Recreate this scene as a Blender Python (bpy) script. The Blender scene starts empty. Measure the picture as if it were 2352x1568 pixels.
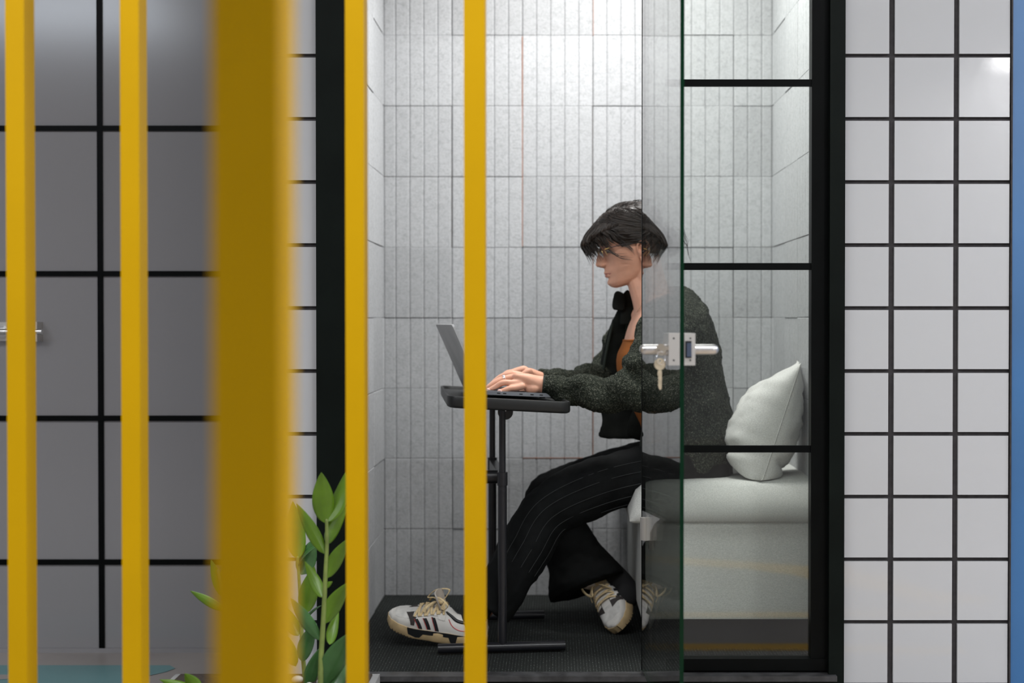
import bpy, bmesh, math, random
from mathutils import Vector, Matrix, noise
from math import sin, cos, pi, radians, sqrt

random.seed(7)
SC = bpy.context.scene
COL = SC.collection

# ------------------------------------------------------------------ camera, world, lights
F = 3267.0                      # focal length in pixels of a 2352 wide frame (50 mm)
CX, CY = 1280.0, 778.0          # principal point
TILT = radians(0.75)
CAM = Vector((0.0, -3.517, 0.872))
cd = bpy.data.cameras.new('camera'); cam = bpy.data.objects.new('camera', cd); COL.objects.link(cam)
cam.location = CAM; cam.rotation_euler = (pi/2 - TILT, 0, 0)
cd.sensor_width = 36; cd.lens = F*36/2352
cd.shift_x = (1176 - CX)/2352; cd.shift_y = (CY - 784)/2352
cd.clip_start = .05
cd.dof.use_dof = True; cd.dof.focus_distance = 3.45; cd.dof.aperture_fstop = 2.35
SC.camera = cam

def P(px, py, D):
    """point of the place seen at a pixel, D metres in front of the camera (along +Y)"""
    xc = (px - CX)/F; yc = -(py - CY)/F
    d = Vector((xc, cos(TILT) + yc*sin(TILT), -sin(TILT) + yc*cos(TILT)))
    return CAM + d*(D/d.y)

w = bpy.data.worlds.new('world'); SC.world = w; w.use_nodes = True
w.node_tree.nodes['Background'].inputs[0].default_value = (.75, .8, .9, 1)
w.node_tree.nodes['Background'].inputs[1].default_value = .25
SC.view_settings.view_transform = 'Standard'; SC.view_settings.look = 'None'
SC.view_settings.gamma = 1; SC.view_settings.use_curve_mapping = False
SC.view_settings.exposure = 0.0

def area(name, loc, size, power, color=(1, 1, 1), rot=(0, 0, 0), spread=180):
    l = bpy.data.lights.new(name, 'AREA'); l.shape = 'RECTANGLE'; l.size, l.size_y = size
    l.energy = power; l.color = color; l.spread = radians(spread)
    o = bpy.data.objects.new(name, l); COL.objects.link(o); o.location = loc; o.rotation_euler = rot
    return o
area('booth_ceiling_lamp', (.18, .43, 2.42), (.6, .4), 24, (1, .99, .97), spread=140)
area('corridor_ceiling_lamp_or_fill', (.0, -2.3, 2.84), (6, .5), 140, (.96, .98, 1))
area('corridor_ceiling_lamp_or_fill', (3.4, -1.3, 2.84), (.6, 1.2), 85, (.98, .99, 1))
area('corridor_ceiling_lamp_or_fill', (.2, -4.75, 2.84), (6, .6), 8, (.95, .97, 1))  # added weak fill light behind the camera, no known lamp there
area('corridor_ceiling_lamp_or_fill', (3.84, -7.2, 2.83), (.62, 1.3), 150, (1, 1, 1))
area('corridor_ceiling_lamp_or_fill', (-3.1, -4.25, 2.83), (1.3, 1.1), 52, (.82, .90, 1))

# ------------------------------------------------------------------ materials
def nodes(name):
    m = bpy.data.materials.new(name); m.use_nodes = True
    nt = m.node_tree; return m, nt, nt.nodes['Principled BSDF']
def N(nt, t, **k):
    n = nt.nodes.new(t)
    for a, v in k.items(): setattr(n, a, v)
    return n
def mat(name, col, rough=.5, metal=0, spec=.5, nz=None, bump=None, coat=0, sub=0, sheen=0, alpha=None):
    """nz=(scale, amount, detail, (sx,sy,sz)) colour variation; bump=(scale, strength, distance, (sx,sy,sz))"""
    m, nt, b = nodes(name)
    b.inputs['Base Color'].default_value = (*col, 1); b.inputs['Roughness'].default_value = rough
    b.inputs['Metallic'].default_value = metal; b.inputs['Specular IOR Level'].default_value = spec
    b.inputs['Coat Weight'].default_value = coat
    if sheen: b.inputs['Sheen Weight'].default_value = sheen
    if sub:
        b.inputs['Subsurface Weight'].default_value = sub; b.inputs['Subsurface Radius'].default_value = (.012, .005, .003)
        b.inputs['Subsurface Scale'].default_value = 1
    def tex(scale, det, st):
        tc = N(nt, 'ShaderNodeTexCoord'); mp = N(nt, 'ShaderNodeMapping'); mp.inputs['Scale'].default_value = st
        t = N(nt, 'ShaderNodeTexNoise'); t.inputs['Scale'].default_value = scale; t.inputs['Detail'].default_value = det
        nt.links.new(tc.outputs['Object'], mp.inputs[0]); nt.links.new(mp.outputs[0], t.inputs[0]); return t
    if nz:
        t = tex(nz[0], nz[2] if len(nz) > 2 else 4, nz[3] if len(nz) > 3 else (1, 1, 1))
        r = N(nt, 'ShaderNodeValToRGB'); a = nz[1]
        r.color_ramp.elements[0].position = .3; r.color_ramp.elements[1].position = .7
        r.color_ramp.elements[0].color = (*[max(0, c*(1-a)) for c in col], 1)
        r.color_ramp.elements[1].color = (*[min(1, c*(1+a)) for c in col], 1)
        nt.links.new(t.outputs['Fac'], r.inputs[0]); nt.links.new(r.outputs[0], b.inputs['Base Color'])
    if bump:
        t = tex(bump[0], 6, bump[3] if len(bump) > 3 else (1, 1, 1))
        bp = N(nt, 'ShaderNodeBump'); bp.inputs['Strength'].default_value = bump[1]; bp.inputs['Distance'].default_value = bump[2]
        nt.links.new(t.outputs['Fac'], bp.inputs['Height']); nt.links.new(bp.outputs[0], b.inputs['Normal'])
    return m

def glass_mat(name, tint, refl=1.0, power=5):
    """clear architectural pane: Schlick mix of a tinted transparent and a sharp reflection"""
    m = bpy.data.materials.new(name); m.use_nodes = True; nt = m.node_tree; nt.nodes.clear()
    geo = N(nt, 'ShaderNodeNewGeometry'); dot = N(nt, 'ShaderNodeVectorMath', operation='DOT_PRODUCT')
    nt.links.new(geo.outputs['Incoming'], dot.inputs[0]); nt.links.new(geo.outputs['Normal'], dot.inputs[1])
    ab = N(nt, 'ShaderNodeMath', operation='ABSOLUTE'); nt.links.new(dot.outputs['Value'], ab.inputs[0])
    su = N(nt, 'ShaderNodeMath', operation='SUBTRACT'); su.inputs[0].default_value = 1; nt.links.new(ab.outputs[0], su.inputs[1])
    pw = N(nt, 'ShaderNodeMath', operation='POWER'); nt.links.new(su.outputs[0], pw.inputs[0]); pw.inputs[1].default_value = power
    ma = N(nt, 'ShaderNodeMath', operation='MULTIPLY_ADD'); nt.links.new(pw.outputs[0], ma.inputs[0])
    ma.inputs[1].default_value = .96*refl; ma.inputs[2].default_value = .042*refl
    tr = N(nt, 'ShaderNodeBsdfTransparent'); tr.inputs[0].default_value = (*tint, 1)
    gl = N(nt, 'ShaderNodeBsdfGlossy'); gl.inputs['Roughness'].default_value = 0.0
    mx = N(nt, 'ShaderNodeMixShader'); out = N(nt, 'ShaderNodeOutputMaterial')
    nt.links.new(ma.outputs[0], mx.inputs[0]); nt.links.new(tr.outputs[0], mx.inputs[1]); nt.links.new(gl.outputs[0], mx.inputs[2])
    nt.links.new(mx.outputs[0], out.inputs[0]); return m

def attr_mat(name, base, rough, nz, bump):
    """felt: colour scaled by a per-face value stored on the mesh, plus fine flecks"""
    m, nt, b = nodes(name); b.inputs['Roughness'].default_value = rough; b.inputs['Specular IOR Level'].default_value = .15
    at = N(nt, 'ShaderNodeAttribute', attribute_name='tone')
    tc = N(nt, 'ShaderNodeTexCoord'); 
    t = N(nt, 'ShaderNodeTexNoise'); t.inputs['Scale'].default_value = nz[0]; t.inputs['Detail'].default_value = 8; t.inputs['Roughness'].default_value = .7
    t.inputs['Distortion'].default_value = 1.2
    nt.links.new(tc.outputs['Object'], t.inputs[0])
    r = N(nt, 'ShaderNodeValToRGB'); r.color_ramp.elements[0].position = .30; r.color_ramp.elements[1].position = .55
    r.color_ramp.elements[0].color = (*[c*(1-nz[1]) for c in base], 1); r.color_ramp.elements[1].color = (*base, 1)
    nt.links.new(t.outputs['Fac'], r.inputs[0])
    mu = N(nt, 'ShaderNodeMixRGB', blend_type='MULTIPLY'); mu.inputs[0].default_value = 1
    nt.links.new(r.outputs[0], mu.inputs[1]); nt.links.new(at.outputs['Color'], mu.inputs[2]); nt.links.new(mu.outputs[0], b.inputs['Base Color'])
    mp = N(nt, 'ShaderNodeMapping'); mp.inputs['Scale'].default_value = bump[3]; nt.links.new(tc.outputs['Object'], mp.inputs[0])
    t2 = N(nt, 'ShaderNodeTexNoise'); t2.inputs['Scale'].default_value = bump[0]; t2.inputs['Detail'].default_value = 5; nt.links.new(mp.outputs[0], t2.inputs[0])
    bp = N(nt, 'ShaderNodeBump'); bp.inputs['Strength'].default_value = bump[1]; bp.inputs['Distance'].default_value = bump[2]
    nt.links.new(t2.outputs['Fac'], bp.inputs['Height']); nt.links.new(bp.outputs[0], b.inputs['Normal'])
    return m

M = {}
M['felt'] = attr_mat('grey_felt', (.505, .515, .525), .95, (95, .30), (120, .28, .003, (.6, .6, 1.3)))
M['felt_gap'] = mat('felt_gap', (.26, .22, .20), .9)
M['orange_backing'] = mat('orange_backing', (.42, .17, .09), .9)
M['tile'] = mat('white_glazed_tile', (.49, .495, .51), .07, spec=.5, bump=(14, .05, .004))
M['grout'] = mat('dark_grout', (.030, .027, .029), .8, nz=(60, .3))
M['black_metal'] = mat('black_metal', (.0025, .003, .003), .4, spec=.07, nz=(8, .3))
M['frame_metal'] = mat('frame_metal', (.004, .006, .005), .5, spec=.08, nz=(5, .3))
M['yellow'] = mat('yellow_paint', (.53, .30, .0004), .5, spec=.12, nz=(3, .05), bump=(40, .05, .001))
M['carpet'] = None
M['glass'] = glass_mat('clear_glass', (.955, .97, .955))
M['glass_door'] = glass_mat('door_glass', (.96, .975, .96), 1.0, 3.6)
M['glass_edge'] = mat('green_glass_edge', (.0015, .020, .008), .2, spec=.15)
M['glass_dark_edge'] = mat('dark_glass_edge', (.004, .008, .008), .2)
M['blue'] = mat('blue_paint', (.020, .122, .31), .38, spec=.8, nz=(2.5, .12))
M['steel'] = mat('satin_aluminium', (.72, .71, .70), .3, metal=1, nz=(90, .06))
M['steel_matt'] = mat('matt_aluminium', (.62, .60, .57), .42, metal=.9)
M['brass'] = mat('key_brass', (.55, .47, .34), .35, metal=1, nz=(80, .2))
M['dark_hole'] = mat('dark_recess', (.004, .004, .005), .6)
M['blue_steel'] = mat('latch_steel', (.12, .15, .22), .25, metal=.8)
M['linen'] = mat('grey_linen', (.60, .60, .58), .9, spec=.15, nz=(260, .16, 3, (1, 1, 3)), bump=(500, .4, .0012), sheen=.1)
M['linen_bench'] = mat('bench_linen', (.50, .505, .485), .9, spec=.15, nz=(300, .2, 3, (1, 1, 4)), bump=(520, .35, .0012))
M['table_black'] = mat('table_black', (.010, .0105, .0105), .42, spec=.45, bump=(900, .15, .0004))
M['tube_black'] = mat('tube_black', (.011, .011, .014), .3, spec=.5)
M['alu_dark'] = mat('space_grey_aluminium', (.30, .31, .34), .38, metal=.8, nz=(9, .10, 6, (1, 1, .5)))
M['lid'] = mat('laptop_lid', (.33, .33, .335), .5, metal=.4, nz=(9, .16, 6))
M['black_plastic'] = mat('black_plastic', (.008, .008, .009), .4)
M['key_cap'] = mat('key_cap', (.012, .012, .013), .5)
M['skin'] = mat('skin', (.64, .335, .228), .48, spec=.35, sub=.12, nz=(30, .07, 4), bump=(260, .10, .0006))
M['lip'] = mat('lip', (.44, .17, .125), .4, spec=.4, sub=.1)
M['nail'] = mat('nail', (.78, .50, .43), .2, spec=.5)
M['hair'] = mat('dark_brown_hair', (.019, .0125, .009), .42, spec=.45, nz=(90, .6, 4), bump=(300, .5, .001))
M['fleece'] = None
M['lining'] = mat('black_lining', (.0075, .009, .0075), .85, spec=.2, nz=(30, .35))
M['trim_green'] = mat('dark_green_trim', (.016, .022, .017), .7, spec=.25)
M['rust'] = mat('rust_knit', (.30, .098, .024), .85, spec=.15, nz=(9, .12), bump=(420, .4, .001, (1, 1, 3)))
M['trouser'] = mat('black_trousers', (.0055, .006, .0062), .85, spec=.10, nz=(14, .3), bump=(7, .35, .012))
M['pinstripe'] = mat('pinstripe', (.028, .030, .031), .8)
M['sock'] = mat('black_sock', (.006, .006, .007), .9)
M['shoe_white'] = mat('shoe_leather', (.68, .655, .62), .5, spec=.4, nz=(22, .10), bump=(200, .15, .0006))
M['shoe_grey'] = mat('shoe_toe_mesh', (.60, .585, .56), .6, nz=(60, .12))
M['shoe_black'] = mat('shoe_black', (.016, .017, .019), .45)
M['shoe_brown'] = mat('shoe_suede', (.035, .028, .026), .7)
M['cream'] = mat('cream_rubber', (.60, .44, .24), .55, nz=(40, .14))
M['lace'] = mat('cream_lace', (.66, .51, .29), .8, nz=(200, .15), bump=(900, .5, .0005))
M['tongue'] = mat('tongue_label', (.50, .44, .385), .6)
M['red'] = mat('red_enamel', (.60, .02, .02), .3)
M['green'] = mat('green_enamel', (.25, .5, .1), .3)
M['gold'] = mat('gold_metal', (.85, .60, .22), .22, metal=1)
M['silver'] = mat('silver_metal', (.9, .88, .88), .15, metal=1)
M['temple'] = mat('temple_tube', (.035, .02, .03), .3)
M['lens'] = glass_mat('spectacle_lens', (.97, .96, .99), 1.6)
M['leaf'] = mat('glossy_leaf', (.10, .20, .009), .32, spec=.5, nz=(16, .25))
M['leaf_dark'] = mat('dark_leaf', (.045, .125, .035), .3, spec=.5, nz=(16, .3))
M['stem'] = mat('plant_stem', (.19, .25, .06), .5, nz=(30, .25))
M['planter'] = mat('planter_grey', (.22, .22, .22), .7, nz=(20, .1))
M['soil'] = mat('potting_soil', (.03, .02, .014), .95, bump=(60, 1, .01))
M['white_stone'] = mat('white_pebble', (.6, .58, .55), .6, nz=(12, .15))
M['grey_pane'] = None
M['paint_white'] = mat('painted_wall', (.42, .42, .43), .8, nz=(2, .06))
M['ceil'] = mat('ceiling_paint', (.30, .30, .31), .9, nz=(2, .06))
M['floor'] = mat('polished_concrete', (.30, .27, .255), .42, spec=.45, nz=(3, .12, 6))
M['teal'] = mat('teal_floor_paint', (.12, .25, .26), .42, nz=(3, .12, 6))
M['yellow_floor'] = mat('yellow_floor_paint', (.72, .40, .02), .45)
M['white_plastic'] = mat('white_plastic', (.7, .7, .7), .4)

def carpet():
    m, nt, b = nodes('charcoal_carpet'); b.inputs['Roughness'].default_value = .95; b.inputs['Specular IOR Level'].default_value = .2
    tc = N(nt, 'ShaderNodeTexCoord'); mp = N(nt, 'ShaderNodeMapping'); mp.inputs['Scale'].default_value = (170, 30, 30)
    nt.links.new(tc.outputs['Object'], mp.inputs[0])
    t = N(nt, 'ShaderNodeTexNoise'); t.inputs['Scale'].default_value = 3.2; t.inputs['Detail'].default_value = 3; nt.links.new(mp.outputs[0], t.inputs[0])
    wv = N(nt, 'ShaderNodeTexWave', wave_type='BANDS', bands_direction='X'); wv.inputs['Scale'].default_value = 40; wv.inputs['Distortion'].default_value = .6
    nt.links.new(tc.outputs['Object'], wv.inputs[0])
    mu = N(nt, 'ShaderNodeMath', operation='MULTIPLY'); nt.links.new(t.outputs['Fac'], mu.inputs[0]); nt.links.new(wv.outputs['Fac'], mu.inputs[1])
    r = N(nt, 'ShaderNodeValToRGB'); e = r.color_ramp.elements
    e[0].position = .38; e[0].color = (.014, .016, .015, 1); e[1].position = .74; e[1].color = (.28, .30, .29, 1)
    x = e.new(.56); x.color = (.035, .040, .038, 1)
    nt.links.new(mu.outputs[0], r.inputs[0]); nt.links.new(r.outputs[0], b.inputs['Base Color'])
    bp = N(nt, 'ShaderNodeBump'); bp.inputs['Strength'].default_value = .8; bp.inputs['Distance'].default_value = .004
    nt.links.new(mu.outputs[0], bp.inputs['Height']); nt.links.new(bp.outputs[0], b.inputs['Normal'])
    return m
M['carpet'] = carpet()

def fleece():
    m, nt, b = nodes('green_grey_fleece'); b.inputs['Roughness'].default_value = .95; b.inputs['Specular IOR Level'].default_value = .15
    tc = N(nt, 'ShaderNodeTexCoord')
    v = N(nt, 'ShaderNodeTexVoronoi'); v.inputs['Scale'].default_value = 200; v.inputs['Randomness'].default_value = 1
    n0 = N(nt, 'ShaderNodeTexNoise'); n0.inputs['Scale'].default_value = 90; n0.inputs['Detail'].default_value = 4
    nt.links.new(tc.outputs['Object'], n0.inputs[0])
    ad = N(nt, 'ShaderNodeMixRGB', blend_type='ADD'); ad.inputs[0].default_value = .018
    nt.links.new(tc.outputs['Object'], ad.inputs[1]); nt.links.new(n0.outputs['Color'], ad.inputs[2]); nt.links.new(ad.outputs[0], v.inputs[0])
    r = N(nt, 'ShaderNodeValToRGB'); e = r.color_ramp.elements
    e[0].position = .05; e[0].color = (.20, .20, .165, 1); e[1].position = .55; e[1].color = (.018, .022, .016, 1)
    x = e.new(.25); x.color = (.060, .066, .050, 1)
    nt.links.new(v.outputs['Distance'], r.inputs[0])
    nt.links.new(r.outputs[0], b.inputs['Base Color'])
    inv = N(nt, 'ShaderNodeMath', operation='SUBTRACT'); inv.inputs[0].default_value = 1; nt.links.new(v.outputs['Distance'], inv.inputs[1])
    bp = N(nt, 'ShaderNodeBump'); bp.inputs['Strength'].default_value = .9; bp.inputs['Distance'].default_value = .005
    nt.links.new(inv.outputs[0], bp.inputs['Height']); nt.links.new(bp.outputs[0], b.inputs['Normal'])
    return m
M['fleece'] = fleece()

def grey_pane():
    m, nt, b = nodes('grey_backed_glass'); b.inputs['Base Color'].default_value = (.25, .243, .25, 1)
    b.inputs['Roughness'].default_value = .16; b.inputs['Specular IOR Level'].default_value = .8
    return m
M['grey_pane'] = grey_pane()

def screen_mat():
    m, nt, b = nodes('laptop_screen'); b.inputs['Base Color'].default_value = (.01, .01, .01, 1)
    b.inputs['Emission Color'].default_value = (.45, .75, 1, 1); b.inputs['Emission Strength'].default_value = 1.0; b.inputs['Roughness'].default_value = .3
    return m
M['screen'] = screen_mat()

# ------------------------------------------------------------------ mesh helpers
def link(name, me, parent=None, mats=None):
    o = bpy.data.objects.new(name, me); COL.objects.link(o)
    if parent is not None: o.parent = parent
    for m in (mats or []): me.materials.append(M[m] if isinstance(m, str) else m)
    return o
def fin(name, bm, mats, parent=None, smooth=True, angle=40, bevel=0):
    """bmesh in world space -> object (parent empties never scale or turn, so world = parent offset)"""
    if bevel:
        es = [e for e in bm.edges if len(e.link_faces) == 2 and e.calc_face_angle(0) > radians(50)]
        bmesh.ops.bevel(bm, geom=es, offset=bevel, segments=2, affect='EDGES', profile=.6, clamp_overlap=True)
    bmesh.ops.recalc_face_normals(bm, faces=bm.faces[:])
    off = world_of(parent)
    if off is not None: bmesh.ops.transform(bm, matrix=off.inverted(), verts=bm.verts[:])
    me = bpy.data.meshes.new(name)
    if smooth:
        for f in bm.faces: f.smooth = True
        for e in bm.edges:
            if len(e.link_faces) == 2 and e.calc_face_angle(0) > radians(angle): e.smooth = False
    bm.to_mesh(me); bm.free()
    if isinstance(mats, str): mats = [mats]
    return link(name, me, parent, mats)
def world_of(p):
    if p is None: return None
    m = Matrix.LocRotScale(p.location, p.rotation_euler, p.scale)
    return (world_of(p.parent) @ m) if p.parent else m
def thing(name, label, cat, loc=(0, 0, 0), group=None):
    o = bpy.data.objects.new(name, None); COL.objects.link(o); o.location = loc; o.empty_display_size = .05
    tag(o, label, cat, group); return o
def tag(o, label, cat, group=None):
    o['label'] = label; o['category'] = cat
    if group: o['group'] = group
    return o
def struct(o): o['kind'] = 'structure'; return o
def sroot(name, loc=(0, 0, 0)):
    o = bpy.data.objects.new(name, None); COL.objects.link(o); o.location = loc; return struct(o)

def box(bm, x0, x1, y0, y1, z0, z1, mi=0, mtx=None):
    vs = [bm.verts.new(Vector(c) if mtx is None else mtx @ Vector(c)) for c in
          ((x0, y0, z0), (x1, y0, z0), (x1, y1, z0), (x0, y1, z0), (x0, y0, z1), (x1, y0, z1), (x1, y1, z1), (x0, y1, z1))]
    fs = []
    for q in ((0, 3, 2, 1), (4, 5, 6, 7), (0, 1, 5, 4), (1, 2, 6, 5), (2, 3, 7, 6), (3, 0, 4, 7)):
        f = bm.faces.new([vs[i] for i in q]); f.material_index = mi; fs.append(f)
    return vs, fs
def B(*a, **k):
    bm = bmesh.new(); box(bm, *a, **k); return bm
def spline(pts, rad, n=6):
    """catmull-rom through points and radii"""
    out, ro = [], []
    k = len(pts)
    for i in range(k-1):
        p = [pts[max(i-1, 0)], pts[i], pts[i+1], pts[min(i+2, k-1)]]
        r = [rad[max(i-1, 0)], rad[i], rad[i+1], rad[min(i+2, k-1)]]
        for j in range(n):
            t = j/n; a = -.5*t+t*t-.5*t**3; b = 1-2.5*t*t+1.5*t**3; c = .5*t+2*t*t-1.5*t**3; d = -.5*t*t+.5*t**3
            out.append(p[0]*a+p[1]*b+p[2]*c+p[3]*d)
            ro.append(tuple(r[0][q]*a+r[1][q]*b+r[2][q]*c+r[3][q]*d for q in range(len(r[0]))))
    out.append(pts[-1]); ro.append(tuple(rad[-1])); return out, ro
def sweep(bm, pts, rad, ref=Vector((0, 1, 0)), seg=16, n=6, cap='round', mi=0, fold=None, arc=None, pw=2.0):
    """tube along points; rad (a, b): a along ref, b across. Closed with rounded or flat ends."""
    pts = [Vector(p) for p in pts]; rad = [(r, r) if not isinstance(r, tuple) else r for r in rad]
    if n > 1: pts, rad = spline(pts, rad, n)
    m = len(pts); rings = []
    tang = [(pts[min(i+1, m-1)] - pts[max(i-1, 0)]).normalized() for i in range(m)]
    seq = [(pts[i], rad[i], tang[i], i/(m-1)) for i in range(m)]
    if cap == 'round':
        r0, r1 = min(rad[0]), min(rad[-1])
        pre = [(pts[0]-tang[0]*r0*sin(a), tuple(q*cos(a) for q in rad[0]), tang[0], 0) for a in (radians(80), radians(55), radians(28))]
        post = [(pts[-1]+tang[-1]*r1*sin(a), tuple(q*cos(a) for q in rad[-1]), tang[-1], 1) for a in (radians(28), radians(55), radians(80))]
        seq = pre+seq+post
    for (p, r, t, u) in seq:
        s = ref - t*ref.dot(t)
        if s.length < 1e-4: s = t.orthogonal()
        s.normalize(); o = t.cross(s).normalized(); ring = []
        for k in range(seg):
            a = 2*pi*k/seg; ca, sa = cos(a), sin(a)
            if pw != 2.0:
                ca = math.copysign(abs(ca)**(2/pw), ca); sa = math.copysign(abs(sa)**(2/pw), sa)
            g = 1 + (fold(u, a) if fold else 0)
            ring.append(bm.verts.new(p + s*(r[0]*ca*g) + o*(r[1]*sa*g)))
        rings.append(ring)
    for i in range(len(rings)-1):
        for k in range(seg):
            f = bm.faces.new((rings[i][k], rings[i][(k+1) % seg], rings[i+1][(k+1) % seg], rings[i+1][k])); f.material_index = mi
    f = bm.faces.new(rings[0][::-1]); f.material_index = mi
    f = bm.faces.new(rings[-1]); f.material_index = mi
    return seq
def cyl(bm, a, b, r, r2=None, seg=24, mi=0, cap='flat'):
    sweep(bm, [Vector(a), Vector(b)], [r, r2 if r2 is not None else r], ref=Vector((.13, .97, .2)), seg=seg, n=1, cap=cap, mi=mi)
def ball(bm, c, r, u=16, v=10, mi=0, mtx=None):
    if not isinstance(r, tuple): r = (r, r, r)
    g = bmesh.ops.create_uvsphere(bm, u_segments=u, v_segments=v, radius=1)
    m = Matrix.Translation(Vector(c)) @ (mtx or Matrix.Identity(4)) @ Matrix.Diagonal((*r, 1))
    bmesh.ops.transform(bm, matrix=m, verts=g['verts'])
    for vv in g['verts']:
        for f in vv.link_faces: f.material_index = mi
def rawobj(name, bm):
    me = bpy.data.meshes.new(name); bmesh.ops.recalc_face_normals(bm, faces=bm.faces[:]); bm.to_mesh(me); bm.free()
    o = bpy.data.objects.new(name, me); COL.objects.link(o); return o
def remesh(bm, voxel, smooth=2, factor=.5, disp=None, sub=0):
    """fuse the closed shapes of a bmesh into one continuous skin and give it back as mesh"""
    o = rawobj('tmp', bm)
    r = o.modifiers.new('r', 'REMESH'); r.mode = 'VOXEL'; r.voxel_size = voxel
    if smooth: s = o.modifiers.new('s', 'SMOOTH'); s.iterations = smooth; s.factor = factor
    for k, (kind, size, strength) in enumerate(disp or []):
        tx = bpy.data.textures.new('t%d' % k, kind); tx.noise_scale = size
        if kind == 'CLOUDS': tx.noise_depth = 2
        d = o.modifiers.new('d', 'DISPLACE'); d.texture = tx; d.strength = strength; d.mid_level = .5; d.texture_coords = 'LOCAL'
    dg = bpy.context.evaluated_depsgraph_get(); ev = o.evaluated_get(dg)
    me = bpy.data.meshes.new_from_object(ev); bpy.data.objects.remove(o)
    return me
def finmesh(name, me, mats, parent=None):
    off = world_of(parent)
    if off is not None: me.transform(off.inverted())
    for p in me.polygons: p.use_smooth = True
    me.materials.clear()
    return link(name, me, parent, [mats] if isinstance(mats, str) else mats)

# ------------------------------------------------------------------ the corridor
ZF = -.09                       # corridor floor below the booth carpet
X0, X1, Y0, ZC = -4.2, 4.2, -8.0, 2.9
GY = .60                        # grey glass wall of the next booth
def outer_floor():
    bm = bmesh.new(); box(bm, X0, X1, Y0, 1.2, ZF-.1, ZF)
    def patch(pts, mi, h=.0012):
        vs = [bm.verts.new((x, y, ZF+h)) for x, y in pts]; f = bm.faces.new(vs); f.material_index = mi
        if f.normal.z < 0: f.normal_flip()
    patch([(-2.2, .435), (-1.08, .435), (-1.055, .40), (-1.07, .36), (-1.12, .30), (-1.15, .22), (-1.3, .16), (-1.7, .12), (-2.2, .10)], 1)
    patch([(-2.2, .30), (-1.75, .34), (-1.45, .325), (-1.4, .30), (-1.55, .26), (-2.2, .20)], 0, .0018)
    patch([(.2, -1.06), (1.3, -1.06), (1.3, -1.14), (.2, -1.14)], 2)
    patch([(.1, -.60), (1.2, -.60), (1.2, -.685), (.1, -.685)], 2)
    patch([(.3, -2.12), (.5, -2.05), (.74, -1.95), (.9, -1.82), (1.0, -1.6), (1.3, -1.25), (1.5, -1.25), (1.2, -1.7), (1.05, -1.98), (.76, -2.12), (.5, -2.22), (.3, -2.3)], 2)
    bm.faces.ensure_lookup_table()
    bm.normal_update()
    me = bpy.data.meshes.new('floor'); bm.to_mesh(me); bm.free()
    struct(link('floor', me, None, ['floor', 'teal', 'yellow_floor']))
outer_floor()
struct(fin('ceiling', B(X0, X1, Y0, 1.2, ZC, ZC+.1), 'ceil'))
struct(fin('wall_rear', B(X0, X1, Y0-.1, Y0, ZF, ZC), 'paint_white'))
struct(fin('wall_left', B(X0-.1, X0, Y0, 1.2, ZF, ZC), 'paint_white'))
struct(fin('wall_right', B(X1, X1+.1, Y0, 1.2, ZF, ZC), 'paint_white'))

# grey glass partition on the left with black glazing bars and a lever handle
d1 = sroot('door_1', (-1.3, GY, ZF))
GX0, GX1 = -3.4, -.76
bm = B(GX0, GX1, GY, GY+.012, ZF+.002, ZC); fin('glass_pane', bm, 'grey_pane', d1)
def zat(py, D): return P(0, py, D).z
def xat(px, D): return (px-CX)*D/F
DG = GY + 3.517
zb = [zat(y, DG) for y in (295, 628.5, 960, 1290)]; step = (zb[0]-zb[3])/3
zlist = zb + [zb[0]+step*i for i in (1, 2)]
xv = xat(232, DG); 
for z in zlist:
    fin('glazing_bar', B(GX0, GX1, GY-.006, GY+.001, z-.0078, z+.0078), 'black_metal', d1, smooth=False)
for i in range(-2, 1):
    x = xv + i*.83 if i else xv
    fin('glazing_bar', B(x-.0078, x+.0078, GY-.0065, GY+.001, ZF+.012, ZC), 'black_metal', d1, smooth=False)
fin('bottom_channel', B(GX0, GX1, GY-.012, GY+.015, ZF, ZF+.012), 'grey_pane', d1, smooth=False)
hz = zat(761, DG); HX = xat(0, DG)
h = fin('handle', B(HX-.055, xat(20, DG), GY-.010, GY, hz-.027, hz+.027), 'steel_matt', d1, bevel=.003)
bm = bmesh.new(); cyl(bm, (xat(9, DG), GY-.014, hz), (xat(9, DG), GY-.006, hz), .0165)
fin('rose', bm, 'steel', h)
bm = bmesh.new(); cyl(bm, (xat(9, DG), GY-.045, hz), (xat(9, DG), GY-.012, hz), .010)
sweep(bm, [(xat(-50, DG), GY-.045, hz), (xat(97, DG-.045), GY-.045, hz)], [.0085, .0085], seg=20, n=1, cap='flat')
fin('lever', bm, 'steel', h, bevel=.001)
fin('strike_plate', B(xat(80, DG-.05), xat(84.5, DG-.05), GY-.05, GY, hz-.028, hz+.028), 'steel_matt', h)

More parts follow.
